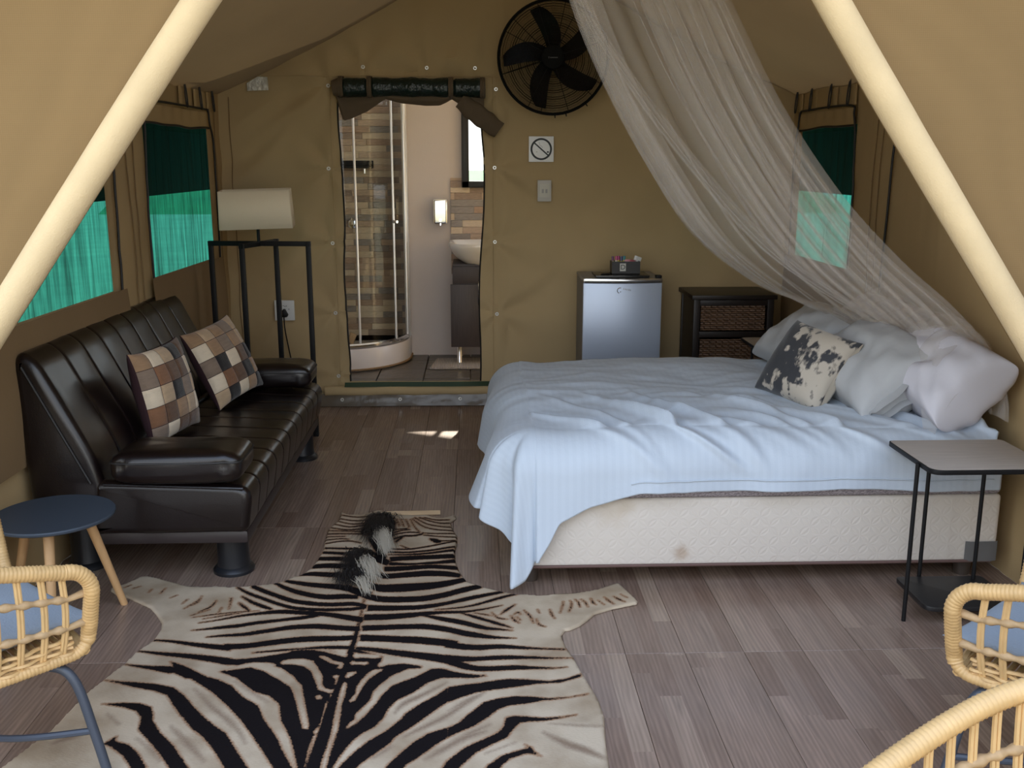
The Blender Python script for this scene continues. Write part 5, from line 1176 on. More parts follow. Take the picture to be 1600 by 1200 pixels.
ZB=[[-617,4311,-591,4299,-565,4288,-540,4282,-516,4286,-492,4294,-469,4303,-470,4314,-494,4306,-518,4297,-542,4293,-566,4299,-592,4311,-618,4323],[-622,4268,-592,4252,-563,4239,-535,4236,-508,4241,-481,4248,-454,4255,-456,4266,-483,4259,-510,4252,-537,4248,-564,4251,-593,4263,-622,4279],[-622,4232,-597,4215,-572,4200,-548,4194,-525,4198,-502,4205,-480,4212,-482,4225,-504,4218,-527,4210,-549,4206,-573,4212,-598,4227,-623,4244],[-637,4197,-611,4182,-586,4167,-561,4160,-537,4164,-515,4175,-492,4185,-494,4197,-517,4187,-539,4177,-562,4172,-587,4180,-612,4194,-638,4210],[-651,4156,-624,4144,-597,4132,-571,4124,-546,4126,-521,4131,-497,4137,-498,4149,-523,4144,-548,4138,-573,4137,-598,4144,-625,4156,-652,4169],[-650,4120,-625,4116,-599,4113,-574,4110,-549,4108,-523,4105,-498,4102,-499,4112,-524,4114,-550,4117,-575,4120,-601,4123,-626,4126,-652,4129],[-651,4076,-625,4078,-598,4079,-571,4078,-544,4076,-517,4073,-490,4070,-491,4082,-518,4085,-545,4088,-573,4090,-600,4091,-627,4090,-653,4088],[-652,4045,-624,4046,-596,4047,-568,4048,-570,4057,-598,4056,-625,4055,-653,4054],[-648,4005,-632,4010,-616,4014,-600,4018,-584,4020,-567,4018,-550,4015,-551,4025,-568,4029,-585,4031,-602,4028,-618,4024,-634,4020,-650,4016],[-644,3961,-628,3969,-612,3977,-596,3985,-580,3991,-564,3994,-546,3993,-529,3989,-511,3980,-493,3968,-493,3979,-512,3991,-530,4000,-548,4005,-565,4005,-582,4003,-599,3996,-615,3988,-630,3980,-646,3972],[-637,3910,-618,3909,-599,3907,-580,3905,-561,3903,-542,3902,-523,3900,-504,3897,-485,3890,-466,3882,-447,3869,-430,3846,-412,3819,-395,3790,-377,3762,-360,3734,-354,3772,-371,3797,-390,3822,-408,3847,-427,3872,-447,3892,-467,3905,-486,3913,-506,3919,-525,3921,-544,3922,-563,3923,-582,3924,-601,3925,-620,3926,-639,3928],[-637,3861,-614,3857,-591,3853,-568,3849,-545,3844,-522,3838,-499,3831,-476,3821,-453,3805,-430,3786,-408,3767,-385,3747,-363,3727,-360,3780,-383,3797,-406,3814,-430,3828,-453,3840,-477,3850,-501,3858,-524,3865,-547,3871,-570,3875,-594,3879,-617,3883,-640,3887],[-644,3791,-623,3790,-601,3788,-580,3787,-559,3785,-537,3780,-516,3772,-495,3760,-473,3745,-451,3729,-452,3784,-474,3796,-496,3808,-519,3817,-541,3823,-564,3826,-585,3828,-607,3828,-628,3828,-650,3828],[-655,3708,-631,3711,-607,3713,-583,3712,-558,3708,-533,3702,-508,3694,-484,3680,-459,3661,-434,3641,-432,3693,-458,3712,-484,3730,-511,3744,-537,3752,-563,3757,-589,3760,-614,3758,-639,3754,-663,3748],[-374,3900,-342,3894,-310,3890,-278,3892,-247,3901,-217,3914,-186,3926,-154,3938,-123,3951,-91,3964,-93,3978,-124,3965,-156,3952,-187,3939,-218,3927,-249,3915,-280,3906,-311,3904,-343,3908,-375,3914],[-371,3862,-340,3858,-308,3854,-277,3855,-246,3860,-216,3867,-185,3875,-154,3883,-124,3892,-93,3900,-94,3917,-125,3909,-156,3900,-187,3892,-217,3884,-248,3877,-279,3872,-309,3871,-341,3875,-372,3879],[-369,3836,-338,3833,-307,3831,-276,3831,-246,3834,-215,3839,-185,3844,-154,3849,-124,3854,-93,3859,-95,3886,-125,3878,-156,3871,-186,3864,-217,3857,-247,3851,-277,3846,-308,3844,-339,3844,-369,3845],[-353,3764,-324,3771,-296,3777,-267,3781,-238,3785,-209,3787,-180,3789,-151,3788,-122,3787,-92,3786,-93,3828,-123,3829,-152,3830,-182,3831,-212,3830,-241,3828,-271,3825,-300,3822,-329,3819,-359,3815],[-355,3730,-333,3729,-311,3728,-289,3727,-267,3729,-245,3733,-223,3736,-201,3737,-178,3738,-156,3739,-134,3741,-112,3742,-90,3743,-91,3778,-113,3774,-136,3771,-158,3767,-180,3763,-202,3759,-224,3754,-246,3750,-268,3750,-290,3751,-313,3755,-335,3760,-358,3765],[-367,3668,-335,3671,-304,3675,-272,3679,-240,3686,-209,3692,-177,3693,-145,3688,-113,3681,-80,3674,-80,3711,-113,3719,-145,3726,-178,3731,-211,3731,-244,3728,-276,3723,-308,3720,-340,3718,-372,3717],[-385,4253,-377,4237,-369,4220,-361,4203,-359,4211,-367,4228,-375,4245,-383,4262],[-366,4255,-359,4224,-353,4193,-347,4163,-343,4167,-349,4197,-356,4228,-362,4259],[-346,4254,-339,4221,-333,4188,-326,4156,-323,4159,-329,4192,-336,4225,-342,4258],[-325,4253,-317,4217,-309,4182,-301,4147,-298,4152,-306,4187,-314,4222,-322,4258],[-305,4252,-297,4219,-289,4187,-280,4156,-271,4127,-261,4102,-250,4077,-248,4084,-258,4109,-268,4134,-278,4162,-286,4192,-294,4225,-302,4257],[-295,4257,-275,4212,-254,4173,-232,4145,-209,4125,-186,4111,-163,4102,-140,4098,-117,4093,-94,4089,-94,4101,-117,4105,-140,4110,-163,4114,-186,4123,-208,4137,-231,4156,-252,4183,-273,4222,-293,4266],[-286,4270,-266,4239,-246,4209,-226,4185,-206,4170,-185,4159,-164,4149,-144,4143,-123,4140,-102,4136,-103,4149,-123,4152,-144,4156,-164,4162,-185,4171,-205,4182,-225,4196,-245,4220,-264,4250,-284,4281],[-265,4269,-248,4252,-232,4236,-215,4221,-198,4209,-181,4199,-165,4191,-148,4189,-131,4190,-115,4192,-115,4205,-132,4203,-148,4202,-165,4204,-181,4211,-198,4221,-214,4233,-231,4248,-247,4265,-264,4281],[-244,4269,-225,4256,-205,4243,-185,4234,-166,4231,-146,4232,-127,4233,-127,4244,-147,4243,-166,4243,-185,4245,-205,4254,-224,4267,-244,4280],[-239,4075,-214,4068,-190,4063,-165,4060,-140,4058,-116,4057,-91,4056,-91,4067,-116,4068,-141,4069,-165,4070,-190,4073,-215,4079,-240,4085],[-233,4048,-209,4040,-184,4032,-160,4025,-136,4020,-111,4017,-87,4014,-87,4025,-111,4028,-136,4031,-160,4035,-184,4042,-209,4051,-233,4059],[-203,4001,-184,3989,-165,3979,-146,3973,-127,3972,-108,3974,-90,3976,-90,3987,-109,3985,-127,3984,-146,3984,-165,3990,-183,4001,-202,4013],[-205,3999,-198,3986,-190,3974,-182,3962,-173,3957,-165,3958,-156,3960,-156,3982,-164,3991,-171,4000,-179,4007,-187,4009,-195,4012,-204,4016],[-376,4040,-363,4051,-351,4061,-337,4069,-324,4074,-310,4079,-296,4080,-282,4079,-268,4077,-254,4074,-254,4087,-269,4090,-283,4092,-297,4094,-312,4092,-326,4087,-339,4082,-353,4074,-366,4064,-378,4052],[-358,4004,-345,4015,-333,4025,-320,4033,-307,4036,-293,4036,-278,4037,-264,4041,-251,4049,-237,4058,-240,4076,-253,4067,-267,4059,-280,4055,-294,4054,-308,4055,-322,4051,-336,4043,-349,4032,-361,4021],[-373,4066,-361,4079,-349,4092,-336,4102,-323,4108,-309,4111,-295,4114,-296,4126,-310,4123,-324,4120,-338,4114,-351,4104,-363,4091,-375,4077],[-345,3972,-337,3989,-329,4005,-320,4022,-326,4040,-334,4023,-342,4006,-351,3989],[-389,4133,-375,4126,-361,4121,-346,4119,-333,4122,-319,4126,-305,4130,-307,4142,-320,4138,-334,4134,-347,4131,-361,4133,-375,4138,-390,4145],[-326,3940,-319,3931,-312,3923,-304,3914,-297,3909,-289,3905,-282,3901,-281,3906,-289,3912,-296,3919,-304,3925,-311,3931,-318,3938,-326,3944],[-481,4054,-473,4096,-465,4139,-457,4180,-450,4202,-444,4202,-431,4191,-414,4175,-401,4175,-394,4174,-388,4144,-384,4091,-381,4036,-371,4030,-367,4079,-363,4134,-365,4201,-383,4272,-409,4320,-435,4336,-462,4338,-485,4307,-496,4250,-501,4197,-505,4147,-510,4099],[-468,4022,-455,3977,-441,3933,-427,3891,-411,3854,-396,3819,-380,3785,-369,3814,-382,3853,-396,3893,-409,3933,-424,3971,-440,4010,-455,4050],[-692,3633,-671,3637,-650,3638,-629,3635,-606,3629,-584,3623,-562,3619,-539,3614,-517,3610,-495,3603,-473,3593,-451,3582,-429,3571,-430,3628,-453,3638,-476,3648,-499,3656,-522,3662,-545,3665,-567,3668,-590,3671,-612,3673,-635,3676,-657,3675,-677,3664,-696,3648],[-739,3578,-715,3564,-691,3554,-668,3546,-645,3538,-622,3530,-599,3524,-576,3517,-553,3511,-531,3504,-509,3495,-487,3485,-464,3474,-442,3461,-421,3445,-399,3426,-396,3477,-419,3494,-442,3509,-465,3523,-489,3534,-512,3545,-535,3553,-558,3557,-581,3562,-604,3566,-626,3571,-649,3575,-672,3580,-695,3585,-718,3590,-741,3595],[-778,3564,-758,3541,-738,3519,-718,3500,-698,3483,-679,3470,-660,3459,-641,3449,-622,3439,-603,3432,-585,3426,-566,3421,-548,3419,-530,3419,-513,3419,-496,3420,-478,3419,-461,3420,-444,3419,-446,3448,-465,3454,-483,3458,-501,3459,-519,3459,-536,3459,-553,3459,-571,3462,-589,3467,-607,3473,-625,3480,-644,3488,-662,3498,-681,3508,-700,3520,-719,3534,-738,3549,-758,3565,-778,3582],[-856,3530,-833,3508,-809,3487,-786,3468,-762,3450,-739,3433,-717,3418,-694,3403,-672,3392,-650,3384,-629,3377,-608,3371,-586,3367,-566,3364,-545,3362,-525,3361,-504,3361,-484,3362,-464,3363,-445,3360,-425,3352,-404,3341,-404,3368,-425,3381,-447,3392,-468,3395,-488,3393,-508,3391,-529,3391,-549,3393,-570,3395,-590,3398,-611,3404,-633,3410,-654,3417,-675,3425,-697,3437,-719,3451,-741,3466,-764,3483,-787,3501,-810,3520,-833,3540,-857,3561],[-911,3534,-884,3500,-857,3472,-830,3449,-804,3429,-778,3409,-753,3391,-727,3374,-702,3359,-678,3347,-653,3338,-630,3332,-606,3328,-583,3324,-560,3323,-537,3322,-515,3321,-492,3322,-470,3322,-447,3325,-425,3331,-403,3338,-407,3360,-429,3353,-451,3348,-473,3346,-495,3345,-518,3345,-541,3346,-564,3347,-587,3349,-610,3353,-633,3358,-657,3363,-680,3372,-704,3384,-729,3398,-754,3415,-779,3433,-805,3452,-831,3471,-857,3493,-883,3518,-910,3549],[-874,3448,-859,3430,-844,3413,-829,3396,-813,3382,-798,3370,-784,3359,-769,3349,-755,3342,-741,3336,-742,3350,-756,3361,-771,3373,-785,3383,-800,3394,-814,3405,-829,3417,-843,3430,-859,3445,-874,3460],[-874,3396,-865,3384,-856,3371,-847,3358,-838,3348,-829,3339,-820,3330,-819,3340,-828,3352,-836,3364,-845,3375,-854,3386,-863,3396,-873,3407],[-975,3243,-950,3250,-925,3258,-900,3266,-875,3276,-850,3286,-825,3293,-798,3298,-772,3302,-745,3305,-718,3308,-690,3307,-662,3303,-633,3297,-605,3292,-576,3287,-548,3281,-519,3272,-491,3262,-462,3250,-434,3238,-405,3226,-407,3269,-435,3280,-464,3290,-493,3300,-522,3309,-552,3316,-581,3322,-609,3326,-638,3331,-667,3336,-696,3339,-724,3336,-751,3330,-777,3323,-803,3316,-829,3308,-854,3299,-879,3287,-903,3275,-927,3265,-952,3256,-977,3247],[-983,3187,-963,3189,-943,3191,-923,3193,-903,3195,-883,3198,-863,3201,-843,3204,-823,3208,-803,3213,-784,3218,-764,3223,-744,3228,-725,3234,-705,3239,-685,3244,-665,3248,-644,3251,-624,3255,-603,3261,-584,3268,-564,3277,-570,3303,-590,3295,-610,3287,-629,3281,-650,3276,-670,3271,-690,3267,-710,3262,-731,3257,-751,3252,-770,3247,-790,3242,-810,3237,-829,3232,-849,3227,-869,3223,-889,3218,-908,3213,-927,3207,-946,3202,-965,3196,-984,3191],[-920,3134,-896,3136,-872,3138,-847,3139,-823,3140,-798,3141,-774,3144,-751,3150,-728,3157,-704,3163,-681,3169,-657,3175,-633,3179,-609,3181,-584,3181,-559,3180,-534,3178,-509,3175,-483,3172,-458,3169,-432,3165,-407,3162,-410,3196,-436,3200,-461,3204,-487,3208,-513,3212,-539,3216,-565,3219,-591,3218,-616,3215,-640,3211,-664,3205,-688,3198,-711,3190,-735,3182,-758,3175,-781,3168,-804,3163,-828,3160,-852,3156,-876,3152,-899,3146,-922,3141],[-1092,3116,-1069,3112,-1046,3107,-1023,3101,-1000,3093,-977,3084,-953,3076,-930,3068,-908,3061,-885,3054,-862,3048,-840,3042,-818,3036,-825,3074,-847,3078,-869,3082,-891,3086,-914,3091,-936,3096,-959,3101,-982,3107,-1005,3113,-1027,3118,-1050,3122,-1072,3124,-1094,3126],[-840,3051,-818,3048,-798,3048,-777,3050,-757,3053,-737,3056,-717,3060,-698,3065,-678,3069,-658,3074,-638,3078,-619,3082,-599,3085,-578,3087,-558,3089,-537,3090,-516,3092,-496,3094,-475,3095,-454,3096,-433,3098,-412,3099,-416,3131,-438,3131,-459,3130,-480,3129,-501,3129,-522,3128,-543,3127,-564,3126,-585,3125,-606,3122,-627,3119,-647,3115,-667,3110,-687,3106,-707,3101,-727,3096,-746,3091,-766,3088,-787,3087,-807,3085,-827,3085,-848,3087],[-1124,3041,-1086,3030,-1049,3019,-1013,3009,-976,2999,-940,2990,-904,2979,-868,2966,-832,2953,-796,2939,-803,2986,-839,2996,-875,3005,-911,3014,-947,3021,-983,3027,-1018,3032,-1054,3038,-1090,3043,-1126,3049],[-819,2948,-799,2944,-778,2941,-759,2942,-740,2945,-721,2948,-703,2953,-684,2959,-666,2965,-649,2972,-631,2977,-612,2981,-593,2984,-574,2988,-555,2991,-536,2994,-518,2992,-498,2988,-478,2981,-458,2973,-438,2964,-417,2956,-418,2988,-438,2998,-459,3008,-480,3018,-501,3025,-522,3030,-543,3031,-563,3027,-582,3023,-601,3019,-620,3015,-639,3011,-658,3006,-676,3001,-695,2995,-713,2989,-731,2985,-750,2982,-768,2980,-787,2979,-807,2983,-827,2988],[-740,3016,-714,3019,-687,3022,-660,3025,-633,3028,-607,3032,-580,3035,-552,3037,-525,3039,-498,3039,-470,3037,-442,3035,-414,3032,-417,3055,-445,3057,-473,3059,-501,3059,-528,3056,-555,3050,-582,3045,-609,3042,-636,3040,-663,3037,-689,3032,-716,3027,-742,3022],[-1038,3388,-1032,3396,-1027,3403,-1022,3413,-1020,3428,-1021,3445,-1021,3463,-1023,3465,-1023,3449,-1024,3432,-1026,3419,-1029,3409,-1034,3399,-1039,3390],[-999,3331,-989,3341,-980,3351,-970,3361,-962,3375,-958,3397,-957,3421,-960,3426,-963,3403,-968,3385,-974,3370,-983,3358,-991,3346,-1000,3334],[-896,3351,-899,3380,-902,3409,-906,3439,-912,3443,-907,3412,-902,3382,-897,3352],[-927,3329,-925,3341,-924,3352,-923,3364,-927,3369,-928,3356,-928,3343,-928,3331],[-1007,3287,-983,3295,-959,3302,-935,3309,-911,3314,-886,3319,-861,3323,-836,3326,-810,3329,-785,3332,-786,3336,-811,3334,-837,3332,-863,3329,-888,3325,-913,3320,-937,3315,-961,3307,-984,3298,-1007,3290],[-968,3275,-948,3282,-927,3288,-907,3295,-886,3302,-866,3310,-845,3318,-846,3322,-867,3315,-888,3309,-909,3301,-929,3293,-949,3285,-969,3278],[-1300,3544,-1293,3550,-1285,3556,-1278,3561,-1279,3565,-1287,3559,-1294,3553,-1302,3547],[-1230,3504,-1229,3514,-1228,3524,-1227,3534,-1229,3536,-1230,3526,-1231,3516,-1232,3506],[-1183,3495,-1181,3510,-1179,3525,-1177,3540,-1178,3542,-1181,3527,-1183,3512,-1185,3497],[-1076,3403,-1073,3415,-1070,3427,-1067,3439,-1069,3441,-1072,3429,-1074,3417,-1077,3405],[-1058,3360,-1046,3385,-1035,3411,-1023,3437,-1025,3440,-1036,3413,-1048,3388,-1059,3362],[-1018,3303,-1000,3319,-982,3334,-964,3349,-965,3352,-983,3337,-1001,3321,-1019,3306],[-1134,3455,-1128,3463,-1122,3470,-1116,3477,-1117,3480,-1123,3473,-1129,3465,-1136,3458],[-1335,3553,-1329,3560,-1323,3568,-1317,3575,-1319,3578,-1325,3571,-1331,3563,-1337,3556],[-1169,2860,-1100,2842,-1002,2828,-933,2805,-889,2759,-851,2704,-846,2626,-866,2645,-903,2702,-940,2761,-989,2787,-1058,2810,-1119,2837],[-868,2731,-850,2703,-801,2640,-756,2589,-715,2550,-674,2480,-643,2427,-606,2365,-575,2315,-641,2318,-684,2396,-725,2466,-773,2533,-817,2579,-852,2627],[-1116,2714,-1058,2719,-1007,2717,-967,2693,-950,2657,-940,2620,-899,2558,-841,2489,-783,2400,-736,2323,-784,2325,-833,2402,-883,2474,-929,2533,-965,2577,-977,2640,-1004,2677,-1051,2698],[-1038,2508,-1016,2545,-1011,2520,-970,2502,-929,2460,-883,2388,-914,2374,-933,2405,-968,2453,-1014,2495],[-992,2970,-937,2939,-909,2917,-851,2869,-812,2851,-761,2812,-712,2745,-654,2692,-621,2613,-565,2520,-542,2465,-504,2389,-468,2316,-509,2318,-554,2391,-597,2467,-636,2533,-686,2615,-739,2689,-801,2767,-856,2822,-893,2857,-950,2901],[-1145,2957,-1036,2938,-946,2926,-968,2889,-1051,2919],[-1058,2939,-982,2936,-933,2917,-875,2859,-912,2861,-973,2905],[-817,2900,-771,2926,-743,2961,-696,2978,-655,2988,-611,3028,-532,3033,-421,2972,-411,3036,-313,2979,-318,2913,-294,2923,-241,2926,-179,2907,-230,2819,-269,2794,-292,2742,-307,2686,-336,2617,-354,2580,-375,2546,-391,2524,-402,2486,-409,2418,-401,2309,-467,2311,-493,2411,-527,2518,-569,2605,-592,2696,-628,2742,-685,2776,-755,2859],[16,2848,-47,2859,-118,2890,-150,2887,-187,2852,-227,2823,-266,2794,-292,2739,-305,2692,-336,2614,-354,2580,-376,2552,-391,2541,-402,2486,-408,2418,-408,2358,-396,2357,-377,2432,-354,2496,-333,2533,-299,2566,-278,2612,-269,2660,-246,2709,-199,2752,-157,2810,-117,2836,-64,2835,23,2841],[-95,2776,-130,2730,-178,2681,-214,2634,-222,2610,-265,2542,-305,2499,-339,2447,-370,2385,-382,2337,-341,2336,-323,2383,-286,2434,-253,2476,-232,2519,-188,2568,-143,2631,-111,2673,-93,2694],[-95,2778,-44,2792,8,2801,60,2816,99,2821,147,2816,216,2803,269,2815,322,2846,317,2827,250,2794,181,2790,111,2773,42,2759,-9,2745,-60,2715,-93,2692],[-89,2554,-144,2527,-183,2484,-219,2427,-245,2380,-263,2323,-222,2322,-197,2378,-163,2414,-120,2471,-88,2505],[-89,2553,-58,2575,-26,2627,14,2687,58,2707,109,2718,159,2713,209,2702,277,2709,329,2724,325,2719,242,2698,191,2692,140,2676,90,2668,56,2648,23,2601,-16,2556,-57,2529,-88,2506],[-115,2323,-85,2396,-41,2452,6,2488,53,2525,70,2553,78,2599,104,2607,143,2603,185,2595,234,2599,284,2610,280,2607,233,2592,184,2580,142,2579,116,2574,92,2535,78,2502,37,2470,-10,2430,-49,2373,-66,2321],[-7,2319,23,2370,60,2411,97,2431,135,2445,126,2462,141,2448,149,2424,166,2402,145,2416,127,2420,84,2400,59,2369,40,2317],[-116,2928,-98,2915,-79,2902,-60,2894,-42,2886,-23,2879,-4,2874,16,2872,35,2873,53,2874,72,2875,91,2877,110,2878,128,2879,147,2879,166,2880,185,2880,203,2880,222,2879,241,2880,260,2884,280,2888,280,2891,261,2888,242,2887,223,2889,204,2892,186,2895,167,2898,148,2902,129,2905,110,2907,91,2906,72,2905,53,2904,35,2903,16,2904,-2,2905,-20,2912,-38,2922,-56,2933,-75,2944,-93,2953,-112,2964],[-113,2867,-102,2860,-92,2853,-81,2846,-70,2841,-59,2837,-47,2833,-36,2832,-25,2832,-14,2833,-3,2835,8,2839,19,2843,19,2850,8,2850,-3,2852,-14,2853,-25,2853,-36,2855,-47,2857,-57,2860,-68,2864,-78,2869,-89,2875,-100,2881,-111,2888],[-107,2938,-84,2937,-61,2936,-38,2936,-15,2938,8,2941,31,2943,54,2945,77,2946,99,2947,122,2947,145,2947,168,2947,191,2946,214,2945,237,2945,260,2945,283,2946,307,2946,307,2949,284,2951,261,2952,238,2954,215,2957,192,2961,169,2964,146,2967,123,2970,100,2972,77,2973,54,2972,30,2970,7,2968,-16,2967,-38,2968,-61,2970,-84,2972,-107,2975],[-110,3028,-88,3024,-66,3019,-44,3015,-21,3013,1,3012,23,3014,45,3018,67,3020,89,3019,110,3017,132,3015,154,3013,176,3012,198,3010,220,3008,242,3006,264,3004,286,3002,287,3011,265,3013,243,3016,221,3018,199,3021,177,3025,156,3031,134,3036,112,3042,90,3046,67,3049,45,3049,23,3048,1,3048,-21,3050,-43,3054,-65,3059,-87,3065,-109,3071],[-464,3746,-446,3717,-428,3685,-410,3652,-391,3623,-370,3603,-350,3599,-331,3602,-312,3605,-294,3608,-275,3610,-256,3613,-238,3615,-219,3618,-201,3619,-182,3619,-163,3618,-145,3617,-126,3614,-108,3610,-89,3605,-70,3600,-68,3637,-87,3647,-106,3656,-126,3664,-145,3668,-165,3670,-184,3673,-204,3673,-223,3671,-242,3667,-261,3664,-280,3661,-299,3657,-317,3654,-336,3651,-354,3648,-371,3651,-387,3661,-405,3681,-423,3708,-442,3736,-462,3761],[-516,3615,-488,3589,-461,3563,-434,3536,-407,3508,-379,3484,-351,3477,-325,3477,-299,3477,-273,3479,-247,3483,-222,3488,-196,3493,-170,3500,-145,3509,-119,3520,-94,3534,-68,3550,-43,3565,-47,3602,-73,3592,-99,3582,-124,3573,-150,3566,-176,3561,-202,3558,-228,3555,-254,3553,-279,3551,-305,3549,-331,3547,-356,3546,-380,3550,-405,3564,-431,3585,-459,3609,-486,3632,-514,3655],[-502,3497,-476,3475,-451,3453,-426,3430,-400,3409,-374,3396,-348,3390,-323,3387,-299,3386,-274,3387,-250,3388,-226,3389,-201,3392,-177,3399,-153,3409,-129,3420,-105,3432,-82,3447,-58,3461,-34,3475,-10,3488,14,3502,11,3538,-14,3528,-38,3518,-63,3506,-87,3491,-111,3476,-135,3464,-158,3455,-182,3446,-206,3440,-229,3437,-254,3436,-278,3435,-303,3434,-327,3435,-351,3438,-375,3445,-398,3458,-422,3482,-448,3508,-474,3531,-500,3554],[-398,3319,-365,3319,-332,3318,-299,3318,-267,3319,-234,3320,-201,3323,-169,3333,-137,3346,-104,3361,-72,3377,-40,3392,-7,3408,26,3424,59,3439,93,3454,92,3473,58,3462,24,3450,-10,3438,-43,3424,-76,3406,-108,3389,-140,3376,-172,3366,-204,3360,-237,3359,-270,3359,-303,3360,-336,3362,-369,3364,-402,3367],[-155,3316,-130,3317,-104,3318,-79,3321,-54,3329,-29,3340,-4,3351,21,3365,46,3380,71,3396,97,3411,122,3426,148,3440,148,3453,121,3442,95,3430,69,3415,44,3399,19,3382,-6,3367,-30,3354,-55,3341,-80,3332,-105,3327,-130,3324,-155,3322],[-401,3242,-374,3244,-347,3245,-320,3248,-293,3251,-266,3254,-239,3258,-212,3263,-186,3270,-159,3277,-132,3282,-105,3282,-77,3280,-49,3283,-22,3293,5,3306,32,3319,60,3333,87,3346,87,3351,59,3340,31,3329,4,3319,-23,3309,-51,3302,-78,3301,-105,3304,-133,3305,-161,3304,-188,3301,-216,3298,-243,3296,-270,3294,-297,3293,-325,3292,-352,3291,-379,3291,-407,3292],[-217,3278,-195,3264,-172,3250,-149,3236,-127,3223,-105,3212,-83,3201,-61,3191,-39,3181,-17,3172,5,3163,28,3156,50,3154,72,3152,94,3149,116,3146,116,3149,95,3158,73,3166,51,3173,29,3180,8,3190,-14,3201,-36,3213,-58,3224,-80,3235,-103,3245,-125,3255,-148,3263,-171,3270,-194,3276,-217,3283],[-67,3281,-51,3269,-36,3257,-21,3245,-5,3235,10,3226,26,3218,41,3209,56,3199,71,3190,86,3181,101,3174,117,3167,117,3170,103,3183,88,3196,74,3207,59,3219,44,3229,28,3238,13,3247,-3,3256,-18,3264,-34,3272,-50,3279,-66,3287],[-398,3164,-373,3165,-348,3166,-323,3168,-298,3170,-273,3171,-248,3170,-223,3168,-198,3165,-173,3160,-148,3152,-123,3144,-98,3134,-74,3122,-49,3112,-24,3105,1,3100,26,3094,51,3091,76,3090,101,3090,125,3090,126,3093,101,3098,76,3104,52,3111,27,3120,3,3132,-22,3142,-47,3149,-71,3159,-96,3171,-121,3182,-147,3191,-173,3198,-199,3204,-225,3206,-251,3208,-276,3209,-302,3208,-327,3206,-353,3205,-378,3204,-403,3203],[-398,3091,-371,3088,-343,3085,-316,3081,-288,3076,-261,3071,-234,3065,-206,3060,-179,3054,-152,3048,-125,3042,-98,3035,-71,3027,-69,3073,-97,3083,-124,3090,-152,3096,-180,3102,-207,3108,-235,3113,-263,3117,-291,3122,-319,3126,-347,3130,-375,3133,-403,3136],[-406,3030,-383,3024,-360,3018,-338,3011,-315,3002,-292,2992,-269,2983,-247,2973,-224,2965,-202,2956,-180,2947,-158,2939,-135,2931,-113,2922,-91,2915,-70,2907,-67,2961,-89,2967,-111,2973,-134,2979,-156,2986,-179,2993,-201,2999,-224,3006,-247,3013,-269,3019,-292,3026,-315,3033,-339,3039,-362,3044,-385,3047,-408,3050],[-15,3283,-5,3279,5,3275,15,3271,25,3267,36,3265,46,3263,46,3265,36,3271,26,3277,16,3280,5,3282,-5,3284,-15,3285],[46,3290,53,3271,60,3253,69,3240,79,3236,90,3234,101,3232,101,3235,91,3240,80,3245,71,3252,63,3262,55,3276,47,3292],[78,3271,88,3283,98,3294,108,3309,117,3324,126,3339,135,3355,135,3357,124,3346,114,3334,104,3323,94,3309,86,3291,78,3273],[113,3261,116,3247,119,3233,123,3221,130,3213,136,3208,142,3202,143,3205,138,3213,132,3222,128,3231,123,3240,119,3251,114,3262],[126,3269,131,3274,136,3279,140,3282,143,3281,146,3276,149,3268,150,3270,148,3280,145,3290,140,3291,135,3285,130,3278,126,3271],[135,3251,139,3242,143,3233,147,3224,148,3226,144,3235,140,3244,135,3253],[163,3304,166,3292,170,3280,173,3269,177,3259,181,3249,184,3238,186,3226,189,3214,191,3201,192,3202,191,3215,189,3229,188,3242,185,3255,182,3267,177,3277,173,3287,168,3296,164,3305],[211,3311,213,3299,215,3287,217,3275,218,3276,216,3288,215,3300,213,3312],[203,3231,204,3215,205,3198,209,3185,216,3178,223,3173,230,3169,231,3172,224,3179,218,3185,213,3193,209,3203,206,3217,204,3232],[256,3310,255,3294,255,3278,257,3263,260,3251,264,3239,267,3227,269,3228,266,3242,264,3255,262,3269,261,3282,259,3296,257,3311],[310,3374,307,3356,304,3339,300,3322,297,3306,293,3290,289,3273,290,3272,294,3288,298,3304,302,3321,306,3337,309,3355,311,3373],[335,3381,337,3364,336,3349,334,3333,330,3316,326,3298,322,3281,323,3280,328,3297,333,3313,338,3331,341,3349,340,3367,336,3383],[355,3390,358,3379,361,3369,363,3359,364,3348,365,3335,366,3322,367,3323,367,3337,368,3350,367,3364,364,3375,360,3384,356,3392],[377,3389,381,3379,385,3369,388,3358,390,3348,393,3335,395,3323,396,3324,395,3338,394,3352,392,3365,388,3375,383,3383,378,3391],[413,3398,413,3385,413,3371,414,3358,418,3350,423,3345,427,3340,428,3342,425,3350,422,3359,420,3367,418,3376,416,3387,415,3399],[438,3377,444,3364,450,3351,456,3339,457,3341,451,3354,445,3366,439,3379],[464,3405,468,3391,471,3378,476,3367,482,3358,487,3350,493,3342,494,3344,489,3355,485,3366,480,3377,476,3387,470,3397,465,3407],[500,3408,505,3397,509,3385,515,3376,521,3369,528,3363,534,3356,535,3359,530,3368,524,3377,519,3387,513,3395,507,3403,501,3411],[528,3427,534,3416,541,3405,548,3394,549,3397,542,3407,535,3418,529,3429]]
